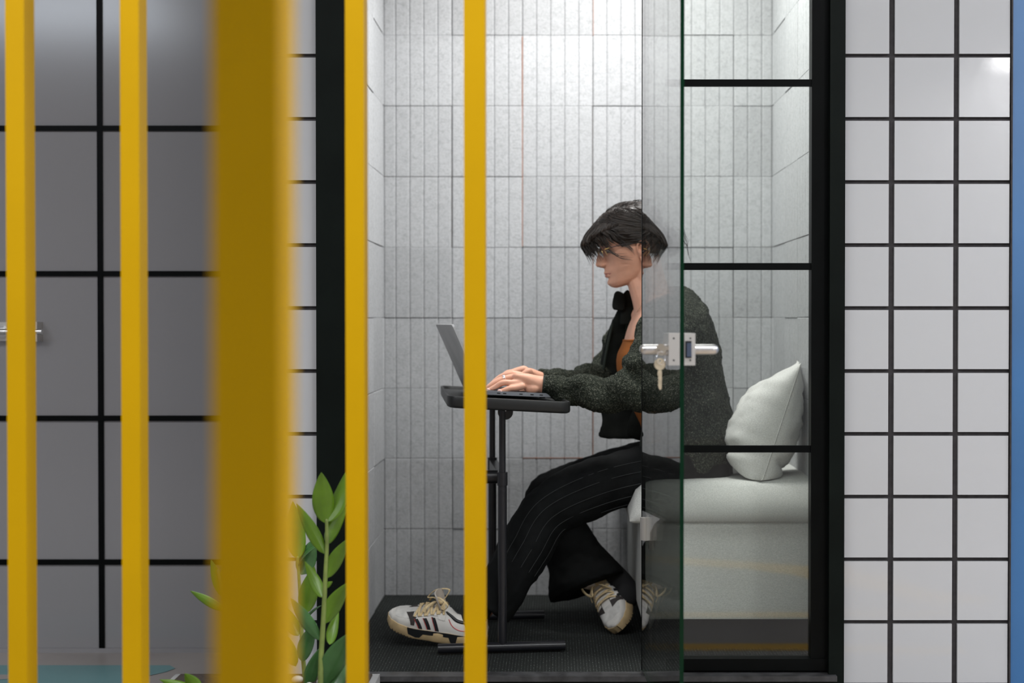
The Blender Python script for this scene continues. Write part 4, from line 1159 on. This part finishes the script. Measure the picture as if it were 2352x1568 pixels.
# rust coloured top -------------------------------------------------------------
def top():
    bm = bmesh.new()
    sweep(bm, W([(1500, 778, 4.02), (1500, 800, 4.02), (1501, 830, 4.02), (1516, 880, 4.02), (1546, 950, 4.02), (1573, 1032, 4.02)]),
          [(.158, .083), (.158, .094), (.157, .1065), (.152, .103), (.146, .097), (.156, .102)], seg=28, n=4, cap='flat')
    me = remesh(bm, .005, smooth=4)
    o = finmesh('knit_top', me, 'rust', pe)
    bm = bmesh.new(); c = P(1500, 776, 4.02)     # rolled neckline
    t = (P(1500, 800, 4.02)-P(1500, 778, 4.02)).normalized()
    pts = [c + V((-.0835*cos(a), -.1585*sin(a), -.007*cos(a))) for a in [radians(-110+220*k/24) for k in range(25)]]
    sweep(bm, pts, [.0028]*25, seg=8, n=2); fin('neckline', bm, 'rust', o)
    return o
top()

# trousers ------------------------------------------------------------------------
def fold_leg(u, a): return .045*sin(u*21+1.3*sin(a*2)) * (1 if .25 < u < .95 else .3)
NEAR = ([(1600, 1082, 3.94), (1490, 1088, 3.885), (1370, 1118, 3.86), (1262, 1172, 3.85), (1212, 1250, 3.84), (1165, 1328, 3.82), (1118, 1398, 3.80)],
        [(.098, .092), (.086, .080), (.084, .078), (.078, .074), (.080, .072), (.080, .068), (.082, .070)])
def trousers():
    bm = bmesh.new()
    sweep(bm, W([(1585, 1045, 4.02), (1602, 1072, 4.02), (1610, 1098, 4.02)]), [(.150, .088), (.185, .096), (.19, .088)], seg=28, n=4)
    sweep(bm, W(NEAR[0]), NEAR[1], seg=24, n=6, cap='flat', fold=fold_leg)
    sweep(bm, W([(1590, 1062, 4.11), (1450, 1070, 4.15), (1330, 1102, 4.16), (1246, 1146, 4.15), (1282, 1215, 4.10), (1326, 1292, 4.05), (1350, 1350, 4.02)]),
          [(.092, .085), (.078, .066), (.066, .056), (.062, .058), (.070, .068), (.076, .092), (.080, .112)], seg=24, n=6, cap='flat', fold=fold_leg)
    me = remesh(bm, .0058, smooth=3, disp=[('CLOUDS', .09, .016), ('CLOUDS', .03, .005)])
    return finmesh('trousers', me, 'trouser', pe)
tr = trousers()
pp, rr = spline([Vector(p) for p in W(NEAR[0])], NEAR[1], 10)
for a in (-.95, -.55, -.15, .25, .62):
    bm = bmesh.new(); pts = []
    for i in range(6, len(pp)-14):
        t = (pp[min(i+1, len(pp)-1)]-pp[max(i-1, 0)]).normalized(); s = V((0, 1, 0)); s = (s - t*s.dot(t)).normalized(); o = t.cross(s).normalized()
        if o.z < 0: o = -o
        pts.append(pp[i] - s*(rr[i][0]*cos(a)*1.0) + o*(rr[i][1]*sin(a)*1.0) - V((0, .0035, 0)))
    sweep(bm, pts, [.0006]*len(pts), seg=6, n=1); fin('pinstripe', bm, 'pinstripe', tr)
bm = bmesh.new(); sweep(bm, W([(1350, 1270, 4.08), (1395, 1310, 4.05), (1432, 1350, 4.03), (1438, 1372, 4.0)]), [.034, .037, .038, .034], seg=18); fin('sock', bm, 'sock', pe)
bm = bmesh.new(); sweep(bm, W([(1130, 1340, 3.80), (1098, 1392, 3.80), (1085, 1440, 3.80)]), [.042, .040, .034], seg=18); fin('sock', bm, 'sock', pe)

# jacket ----------------------------------------------------------------------------
def jacket():
    bm = bmesh.new()
    st = [((1512, 690, 4.03), .130, .080, 30), ((1526, 715, 4.03), .185, .100, 32), ((1540, 755, 4.03), .205, .118, 34), ((1550, 810, 4.03), .205, .124, 36),
          ((1562, 870, 4.03), .200, .122, 38), ((1576, 935, 4.03), .200, .122, 42), ((1588, 1000, 4.03), .200, .122, 46), ((1592, 1045, 4.03), .198, .114, 50), ((1598, 1072, 4.03), .194, .100, 52)]
    pts = W([s[0] for s in st]); rad = [(s[1], s[2], s[3]) for s in st]
    pts, rad = spline([Vector(p) for p in pts], rad, 5); m = len(pts); outer = []; inner = []; seg = 40; th = .016
    for i in range(m):
        t = (pts[min(i+1, m-1)]-pts[max(i-1, 0)]).normalized(); s = V((0, 1, 0)); s = (s-t*s.dot(t)).normalized(); o = t.cross(s).normalized()
        if o.x > 0: o = -o            # o points to the front (-X)
        a_, b_, gap = rad[i]; ro = []; ri = []
        for k in range(seg+1):
            a = radians(90+gap) + (2*pi-2*radians(gap))*k/seg
            g = 1 + .018*sin(i*.55+a*2.2)+.012*sin(a*5+i*.3)
            fwd = .009*max(0, 1-k/6) * min(1, i/6)
            ro.append(bm.verts.new(pts[i] + s*(a_*cos(a)*g) + o*(b_*sin(a)*g+fwd)))
            ri.append(bm.verts.new(pts[i] + s*((a_-th)*cos(a)*g) + o*((b_-th)*sin(a)*g+fwd)))
        outer.append(ro); inner.append(ri)
    for i in range(m-1):
        for k in range(seg):
            bm.faces.new((outer[i][k], outer[i][k+1], outer[i+1][k+1], outer[i+1][k])); bm.faces.new((inner[i][k+1], inner[i][k], inner[i+1][k], inner[i+1][k+1]))
        bm.faces.new((outer[i][0], outer[i+1][0], inner[i+1][0], inner[i][0])); bm.faces.new((outer[i+1][seg], outer[i][seg], inner[i][seg], inner[i+1][seg]))
    for k in range(seg):
        bm.faces.new((outer[0][k+1], outer[0][k], inner[0][k], inner[0][k+1])); bm.faces.new((outer[-1][k], outer[-1][k+1], inner[-1][k+1], inner[-1][k]))
    # sleeves with gathered folds
    def fs(u, a): return .15*sin(u*33 + 1.9*sin(a+.6)) * max(0, min(1, (.93-u)*8)) * (1 if u > .22 else .3) + .03*sin(3*a+u*12)
    sweep(bm, W([(1540, 742, 3.90), (1524, 785, 3.83), (1500, 842, 3.785), (1478, 888, 3.765), (1425, 903, 3.765), (1365, 903, 3.78), (1305, 895, 3.795), (1266, 887, 3.80), (1246, 884.5, 3.80)]),
          [(.082, .078), (.080, .078), (.072, .076), (.064, .066), (.056, .054), (.052, .047), (.045, .041), (.038, .032), (.0325, .0275)], seg=26, n=7, fold=fs, cap='flat')
    sweep(bm, W([(1490, 735, 4.15), (1452, 768, 4.19), (1422, 812, 4.21), (1392, 852, 4.19), (1345, 870, 4.11), (1290, 873, 4.03), (1243, 868, 3.975)]),
          [(.075, .072), (.068, .066), (.060, .060), (.058, .048), (.048, .038), (.037, .030), (.030, .023)], seg=24, n=6, fold=fs, cap='flat')
    # far front panel of the open jacket, fleece outside
    me = remesh(bm, .0055, smooth=3, disp=[('CLOUDS', .05, .022), ('VORONOI', .006, -.003), ('CLOUDS', .010, .003)])
    return finmesh('fleece_jacket', me, 'fleece', pe)
jk = jacket()
def slab(name, m, pts, rads, ref=V((1, 0, 0)), par=jk, n=5, pw=2.4, disp=None):
    bm = bmesh.new(); sweep(bm, W(pts), rads, ref=ref, seg=22, n=n, pw=pw)
    if disp:
        me = remesh(bm, .004, smooth=2, disp=disp); return finmesh(name, me, m, par)
    return fin(name, bm, m, par, angle=60)
# black lining of the far front, hanging open
slab('front_lining', 'lining', [(1446, 700, 4.09), (1428, 745, 4.12), (1412, 800, 4.14), (1400, 860, 4.14), (1408, 920, 4.13), (1424, 970, 4.11), (1425, 1003, 4.09)],
     [(.022, .007), (.031, .008), (.034, .009), (.032, .009), (.040, .009), (.058, .009), (.064, .008)], disp=[('CLOUDS', .05, .008)])
slab('front_lining', 'lining', [(1485, 940, 4.05), (1475, 975, 4.04), (1468, 1003, 4.04)], [(.034, .012), (.040, .014), (.036, .010)])
# dark edge binding on the near front
slab('zip_edge', 'trim_green', [(1492, 706, 3.93), (1478, 742, 3.90), (1466, 780, 3.885), (1455, 820, 3.875), (1446, 862, 3.87)], [(.008, .012), (.0075, .012), (.007, .012), (.0065, .012), (.005, .010)])
slab('zip_edge', 'trim_green', [(1482, 950, 3.90), (1478, 990, 3.88), (1474, 1030, 3.87), (1480, 1062, 3.865)], [(.006, .010)]*4)
slab('zip_edge', 'trim_green', [(1409, 735, 4.12), (1400, 775, 4.12), (1390, 825, 4.12), (1384, 870, 4.12)], [(.004, .006)]*4)
# stand-up collar: folded far wing and the band round the neck
def wing(pts, D0, D1, bev):
    bm = bmesh.new(); a = [bm.verts.new(P(x, y, D0)) for x, y in pts]; b = [bm.verts.new(P(x+.5, y, D1)) for x, y in pts]; n = len(pts)
    bm.faces.new(a); bm.faces.new(b[::-1])
    for k in range(n): bm.faces.new((a[(k+1) % n], a[k], b[k], b[(k+1) % n]))
    bmesh.ops.recalc_face_normals(bm, faces=bm.faces[:])
    bmesh.ops.bevel(bm, geom=bm.edges[:], offset=bev, segments=3, affect='EDGES', profile=.5, clamp_overlap=True)
    return fin('collar', bm, 'lining', jk, angle=70)
wing([(1407, 690), (1411, 672), (1418, 667), (1432, 673), (1436, 690), (1434, 713), (1420, 713), (1408, 711), (1405.5, 702)], 4.07, 4.125, .005)
wing([(1430, 676), (1437, 667), (1442, 665), (1449, 672), (1458, 690), (1464, 706), (1456, 724), (1444, 745), (1424, 745), (1426, 712)], 4.085, 4.13, .005)
slab('collar', 'lining', [(1456, 698, 4.13), (1500, 684, 4.15), (1545, 676, 4.10), (1562, 680, 4.02), (1548, 690, 3.94), (1515, 702, 3.915), (1490, 716, 3.93)], [(.024, .009)]*7, ref=V((0, 0, 1)))
bm = bmesh.new(); sweep(bm, W([(1252, 884, 3.80), (1246.5, 883.5, 3.80)]), [(.029, .0265), (.0285, .026)], seg=24, n=1, cap='flat'); fin('cuff', bm, 'trim_green', jk)
bm = bmesh.new(); ball(bm, P(1469, 1052, 3.86), (.006, .004, .008), 12, 8); fin('drawcord_toggle', bm, 'brass', jk)

# shoes ------------------------------------------------------------------------------
def tabl(tab, x):
    if x <= tab[0][0]: return tab[0][1]
    for a, b in zip(tab, tab[1:]):
        if x <= b[0]:
            t = (x-a[0])/(b[0]-a[0]); t = t*t*(3-2*t); return a[1]+(b[1]-a[1])*t
    return tab[-1][1]
SW = [(0, .0), (.004, .016), (.015, .027), (.04, .0335), (.09, .034), (.14, .041), (.20, .0475), (.235, .044), (.26, .033), (.272, .018), (.277, .004), (.278, 0)]
SZ0 = [(0, .004), (.03, 0), (.20, .0), (.25, .004), (.278, .012)]       # underside
SZ1 = [(0, .034), (.10, .031), (.20, .029), (.278, .034)]                # top of the sole
SH = [(.003, .060), (.012, .083), (.030, .086), (.060, .074), (.090, .074), (.118, .090), (.132, .092), (.150, .085), (.175, .074), (.200, .064), (.225, .056), (.250, .051), (.268, .044), (.275, .038)]
def sup(x, th, off=0):
    wdt = max(tabl(SW, x)-.0035, .0005); z0 = tabl(SZ1, x)-.002; h = tabl(SH, x)
    hh = max(h-z0, .001); c, s = cos(th), sin(th)
    e1 = .62 if x > .15 else .62 + .5*min(1, (.15-x)/.05)
    y = math.copysign(abs(c)**e1, c)*wdt; z = z0 + hh*abs(s)**(.85 if x > .15 else .95)
    n_ = V((0, c*hh, s*wdt)); n_.normalize()
    return V((x, y, z)) + n_*off
def patch(bm, mtx, fn, nu=10, nv=10, th=.0010, mi=0):
    """thin sheet wrapped on the upper: fn(u, v) -> (x, theta)"""
    a = [[bm.verts.new(mtx @ sup(*fn(u/nu, v/nv), off=th)) for v in range(nv+1)] for u in range(nu+1)]
    b = [[bm.verts.new(mtx @ sup(*fn(u/nu, v/nv), off=-.001)) for v in range(nv+1)] for u in range(nu+1)]
    for u in range(nu):
        for v in range(nv):
            f = bm.faces.new((a[u][v], a[u+1][v], a[u+1][v+1], a[u][v+1])); f.material_index = mi
            bm.faces.new((b[u][v+1], b[u+1][v+1], b[u+1][v], b[u][v]))
    for u in range(nu):
        bm.faces.new((a[u][0], b[u][0], b[u+1][0], a[u+1][0])); bm.faces.new((a[u+1][nv], b[u+1][nv], b[u][nv], a[u][nv]))
    for v in range(nv):
        bm.faces.new((a[0][v+1], b[0][v+1], b[0][v], a[0][v])); bm.faces.new((a[nu][v], b[nu][v], b[nu][v+1], a[nu][v+1]))
def flat(name, parent, m, mtx, poly, th, mi=0):
    bm = bmesh.new(); n = len(poly)
    a = [bm.verts.new(mtx @ V((x, -th, z))) for x, z in poly]; b = [bm.verts.new(mtx @ V((x, th*.2, z))) for x, z in poly]
    bm.faces.new(a); bm.faces.new(b[::-1])
    for k in range(n): bm.faces.new((a[(k+1) % n], a[k], b[k], b[(k+1) % n]))
    return fin(name, bm, m, parent, smooth=False)
def side_th(x, zf, sgn):
    """theta on the side facing the camera (sgn -1: y<0) for a height fraction"""
    a = math.asin(min(1, max(0, zf))**(1/.85)); return pi-a if sgn < 0 else a
def shoe(mtx, detail=True):
    root = bpy.data.objects.new('shoe', None); COL.objects.link(root); root.parent = pe
    R = root
    # sole
    bm = bmesh.new(); xs = [.0002+.2776*(1-cos(pi*i/44))/2 for i in range(45)]; rows = []
    for x in xs:
        wv = max(tabl(SW, x), .0004); z0, z1 = tabl(SZ0, x), tabl(SZ1, x)
        rows.append([bm.verts.new(mtx @ V(p)) for p in ((x, -wv+.002, z0), (x, -wv, z0+.004), (x, -wv*.995, z1-.004), (x, -wv+.0015, z1), (x, wv-.0015, z1), (x, wv*.995, z1-.004), (x, wv, z0+.004), (x, wv-.002, z0))])
    for a, b in zip(rows, rows[1:]):
        for k in range(8): bm.faces.new((a[k], a[(k+1) % 8], b[(k+1) % 8], b[k]))
    bm.faces.new(rows[0]); bm.faces.new(rows[-1][::-1]); fin('sole', bm, 'cream', R, angle=45)
    # tread notches at the toe
    for s in (-1, 1):
        bm = bmesh.new()
        for i in range(9):
            x = .272-.009*i; wv = max(tabl(SW, x), .003); z0 = tabl(SZ0, x)
            box(bm, x-.0025, x, s*wv-.0012, s*wv+.0008, z0-.0008, z0+.006-.0004*i, mtx=mtx)
        fin('tread', bm, 'shoe_brown', R, smooth=False)
    # black insert in the sole, both flanks
    bm = bmesh.new()
    for s in (-1, 1):
        prof = [(.212, .9, .97), (.207, .38, .97), (.186, .20, .97), (.176, .24, .97), (.168, .62, .97), (.10, .66, .97), (.094, .25, .97), (.086, .05, .97), (.02, .05, .97), (.006, .3, .97)]
        up = []; lo = []
        for x, l, u in prof:
            wv = tabl(SW, x)+.0006; z0, z1 = tabl(SZ0, x), tabl(SZ1, x)
            lo.append((x, s*wv, z0+(z1-z0)*l)); up.append((x, s*wv, z0+(z1-z0)*u+.0015))
        a = [bm.verts.new(mtx @ V(p)) for p in lo]; b = [bm.verts.new(mtx @ V(p)) for p in up]
        a2 = [bm.verts.new(mtx @ V((p[0], p[1]-s*.002, p[2]))) for p in lo]; b2 = [bm.verts.new(mtx @ V((p[0], p[1]-s*.002, p[2]))) for p in up]
        for k in range(len(a)-1):
            bm.faces.new((a[k], a[k+1], b[k+1], b[k])); bm.faces.new((a2[k+1], a2[k], b2[k], b2[k+1]))
            bm.faces.new((a[k+1], a[k], a2[k], a2[k+1])); bm.faces.new((b[k], b[k+1], b2[k+1], b2[k]))
    fin('sole_insert', bm, 'shoe_black', R, angle=60)
    # upper
    bm = bmesh.new(); rows = []
    xs = [.003+.272*(1-cos(pi*i/46))/2 for i in range(47)]
    for x in xs: rows.append([bm.verts.new(mtx @ sup(x, pi*k/22)) for k in range(23)])
    for a, b in zip(rows, rows[1:]):
        for k in range(22): bm.faces.new((a[k], a[k+1], b[k+1], b[k]))
        bm.faces.new((a[22], a[0], b[0], b[22]))
    bm.faces.new(rows[0]); bm.faces.new(rows[-1][::-1]); fin('upper', bm, 'shoe_white', R, angle=80)
    # toe mesh panel, dark suede saddle, mid stitching ridge
    bm = bmesh.new(); patch(bm, mtx, lambda u, v: (.212+.046*u*(1-.15*abs(v-.5)*2), radians(44+92*v)-(0)), 10, 14, .0007); fin('toe_box', bm, 'shoe_grey', R, angle=60)
    bm = bmesh.new()
    for s in (1, -1):
        def fn(u, v, s=s):
            a = radians(14+66*u); c_ = .200+.008*u; w_ = .005+.013*u**1.5; xx = c_+w_*(2*v-1)
            return (xx, a if s > 0 else pi-a)
        patch(bm, mtx, fn, 10, 5, .0012)
    fin('saddle', bm, 'shoe_brown', R, angle=60)
    # eyelet stay
    bm = bmesh.new()
    for s in (1, -1):
        def fn(u, v, s=s):
            x = .118+.086*u; base = 34 if u < .25 else 46; a = radians(base+(u*6)+(78-base-u*6)*v); return (x, a if s > 0 else pi-a)
        patch(bm, mtx, fn, 16, 5, .0018)
    fin('eyelet_stay', bm, 'shoe_white', R, angle=60)
    # three stripes
    for i in range(3):
        for s in (1, -1):
            bm = bmesh.new()
            def fn(u, v, i=i, s=s, w_=.0095, x0=None):
                a = radians(4+38*u); x = .128+.0222*i + w_*v + .017*u; return (x, a if s > 0 else pi-a)
            patch(bm, mtx, fn, 10, 3, .0012); st_ = fin('stripe', bm, 'shoe_black', R, angle=60)
            bm = bmesh.new()
            def fr2(u, v, i=i, s=s): 
                x, a = fn(u, 1.0); return (x + .0008*v, a)
            if not detail: continue
            patch(bm, mtx, lambda u, v, i=i, s=s: ((.128+.0222*i)+.0088+.0010*v+.017*u, (lambda a: a if s > 0 else pi-a)(radians(4+38*u))), 10, 1, .0016); fin('stitching', bm, 'red', st_, angle=60)
    # heel collar and red piping
    bm = bmesh.new()
    for s in (1, -1):
        pts = [mtx @ (sup(x, (radians(a) if s > 0 else pi-radians(a)), .0005)) for x, a in ((.118, 62), (.104, 58), (.085, 52), (.060, 54), (.035, 62), (.014, 70))]
        sweep(bm, pts, [.003, .004, .0045, .0045, .004, .003], seg=8, n=4)
    fin('collar_lining', bm, 'shoe_black', R)
    for s in (1, -1):
        bm = bmesh.new()
        pts = [mtx @ (sup(x, (radians(a) if s > 0 else pi-radians(a)), .0008)) for x, a in ((.108, 42), (.098, 30), (.084, 22), (.066, 20), (.03, 24))]
        sweep(bm, pts, [.0010]*5, seg=6, n=5); fin('piping', bm, 'red', R)
    # tongue with its printed label
    TG = mtx @ Matrix.Translation((.1235, 0, .082)) @ Matrix.Rotation(radians(22), 4, 'Y')
    bm = bmesh.new(); rows = []
    for k in range(9):
        t = k/8; z = -.02+.075*t; hw = .022+.009*t-(.004 if k == 8 else 0); row = []
        for q in range(9):
            a = -1+q/4; row.append((hw*a, .006+.009*(1-a*a)+.004*t, z-.004*abs(a)**3*t))
        rows.append(row)
    A = [[bm.verts.new(TG @ V((x_, y_, z_))) for y_, x_, z_ in r] for r in rows]; Bv = [[bm.verts.new(TG @ V((x_-.004, y_, z_))) for y_, x_, z_ in r] for r in rows]
    for k in range(8):
        for q in range(8):
            bm.faces.new((A[k][q], A[k][q+1], A[k+1][q+1], A[k+1][q])); bm.faces.new((Bv[k][q+1], Bv[k][q], Bv[k+1][q], Bv[k+1][q+1]))
        bm.faces.new((A[k][0], A[k+1][0], Bv[k+1][0], Bv[k][0])); bm.faces.new((A[k+1][8], A[k][8], Bv[k][8], Bv[k+1][8]))
    for q in range(8): bm.faces.new((A[0][q+1], A[0][q], Bv[0][q], Bv[0][q+1])); bm.faces.new((A[8][q], A[8][q+1], Bv[8][q+1], Bv[8][q]))
    tg = fin('tongue', bm, 'tongue', R, angle=60)
    # laces: crossings over the throat and a bow
    for i, x in enumerate((.200, .184, .168, .152, .136)):
        for s in (1, -1):
            pts = []
            for k in range(7):
                t = k/6; a = radians(52)+(pi-radians(104))*t; a = a if s > 0 else pi-a
                pts.append(mtx @ sup(x-.012*t, a, .0035+.004*sin(pi*t)))
            bm = bmesh.new(); sweep(bm, pts, [(.0032, .0013)]*7, ref=(mtx.to_3x3() @ V((1, 0, 0))), seg=8, n=3); fin('lace', bm, 'lace', R)
    K = sup(.140, pi/2, .010)
    for s in (1, -1):
        bm = bmesh.new(); lp_ = [(0, 0, 0), (.014, .012*s, .016), (-.002, .030*s, .028), (-.024, .036*s, .016), (-.014, .026*s, -.004), (.008, .010*s, -.002), (0, 0, 0)]
        if s < 0: lp_ = [(0, 0, 0), (.022, -.010, .004), (.040, -.020, -.004), (.022, -.030, .018), (-.012, -.024, .030), (-.010, -.010, .016), (0, 0, 0)]
        sweep(bm, [mtx @ (K+V(q)) for q in lp_], [(.0034, .0013)]*7, ref=(mtx.to_3x3() @ V((.3, 1, 0))), seg=8, n=5); fin('bow_loop', bm, 'lace', R)
        bm = bmesh.new(); en = [(0, 0, 0), (.014, .010*s, .004), (.030, .026*s, -.006), (.036, .034*s, -.020)]
        sweep(bm, [mtx @ (K+V(q)) for q in en], [(.0032, .0013)]*4, ref=(mtx.to_3x3() @ V((1, .3, 0))), seg=8, n=5); fin('lace_end', bm, 'lace', R)
    bm = bmesh.new(); ball(bm, mtx @ K, .0055, 12, 8); fin('lace_knot', bm, 'lace', R)
    if detail:
        # watermelon shaped charm by the top eyelet and the three-leaf mark on the tongue label
        c = sup(.131, pi-radians(42), .0026); nrm = (sup(.131, pi-radians(42), .01)-c).normalized(); xx = V((1, 0, 0)); zz = xx.cross(nrm).normalized()
        if zz.z < 0: zz = -zz
        def disc(r, lo, hi, th, m_, nm):
            bm = bmesh.new(); pts = [c+xx*r*cos(a)+zz*(r*sin(a)) for a in [pi*k/14 for k in range(15)]]
            if lo: pts = [c+xx*r*cos(a)+zz*(-.0016) for a in (0, pi)]; pts = [c+xx*r+zz*0, c-xx*r+zz*0, c-xx*(r-.001)-zz*.0022, c+xx*(r-.001)-zz*.0022]
            a_ = [bm.verts.new(mtx @ (p+nrm*th)) for p in pts]; b_ = [bm.verts.new(mtx @ (p-nrm*.001)) for p in pts]; n = len(pts)
            bm.faces.new(a_); bm.faces.new(b_[::-1])
            for k in range(n): bm.faces.new((a_[k], a_[(k+1) % n], b_[(k+1) % n], b_[k]))
            return fin(nm, bm, m_, R, smooth=False)
        disc(.0066, 0, 0, .0014, 'red', 'charm'); disc(.0064, 1, 0, .0014, 'green', 'charm_rind')
        def tpt(yy, zz_): 
            t = (zz_+.02)/.075; hw = .022+.009*t; a = yy/hw
            return TG @ V((.006+.009*(1-a*a)+.004*t+.0006, yy, zz_))
        cy, cz = -.0195, .026
        for ang in (0, 42, -42):
            bm = bmesh.new(); L_ = .0125; pts = []
            for k in range(13):
                t = k/12; wv = .0036*sin(pi*t)**.8; pts.append((t*L_+.002, wv))
            full = pts+[(a, -b) for a, b in pts[::-1][1:-1]]
            def rot(a, b): r_ = radians(ang); return (cy + (-a*sin(r_)+b*cos(r_)), cz + (a*cos(r_)+b*sin(r_)))
            vs = [bm.verts.new(tpt(*rot(a, b))) for a, b in full]; o_ = (TG.to_3x3() @ V((.0005, 0, 0))); v2 = [bm.verts.new(v.co+o_) for v in vs]; n = len(vs)
            bm.faces.new(vs[::-1]); bm.faces.new(v2)
            for k in range(n): bm.faces.new((vs[k], vs[(k+1) % n], v2[(k+1) % n], v2[k]))
            fin('leaf_mark', bm, 'shoe_brown', tg, smooth=False)
        for k in range(3):
            bm = bmesh.new(); z_ = cz-.003-.003*k
            vs = [bm.verts.new(tpt(*q)) for q in ((cy-.0062, z_), (cy+.0062, z_), (cy+.0062, z_+.0014), (cy-.0062, z_+.0014))]; o_ = (TG.to_3x3() @ V((.0006, 0, 0)))
            v2 = [bm.verts.new(v.co+o_) for v in vs]; bm.faces.new(vs[::-1]); bm.faces.new(v2)
            for q in range(4): bm.faces.new((vs[q], vs[(q+1) % 4], v2[(q+1) % 4], v2[q]))
            fin('stripe_mark', bm, 'shoe_brown', tg, smooth=False)
    return root
def frame(origin, f, uph):
    f = f.normalized(); s = uph.cross(f).normalized(); u = f.cross(s).normalized()
    return Matrix(((f.x, s.x, u.x, origin.x), (f.y, s.y, u.y, origin.y), (f.z, s.z, u.z, origin.z), (0, 0, 0, 1)))
hl_ = P(1117, 1484, 3.805); tl_ = P(893, 1432, 3.83)
m_near = frame(hl_, tl_-hl_, V((.05, -.30, 1)))
shoe(m_near)
tip = P(1436, 1452, 3.92); fdir = V((.10, -.90, -.42))
m_far = frame(tip - fdir.normalized()*.278, fdir, V((-.66, .0, .70)))
shoe(m_far, False)
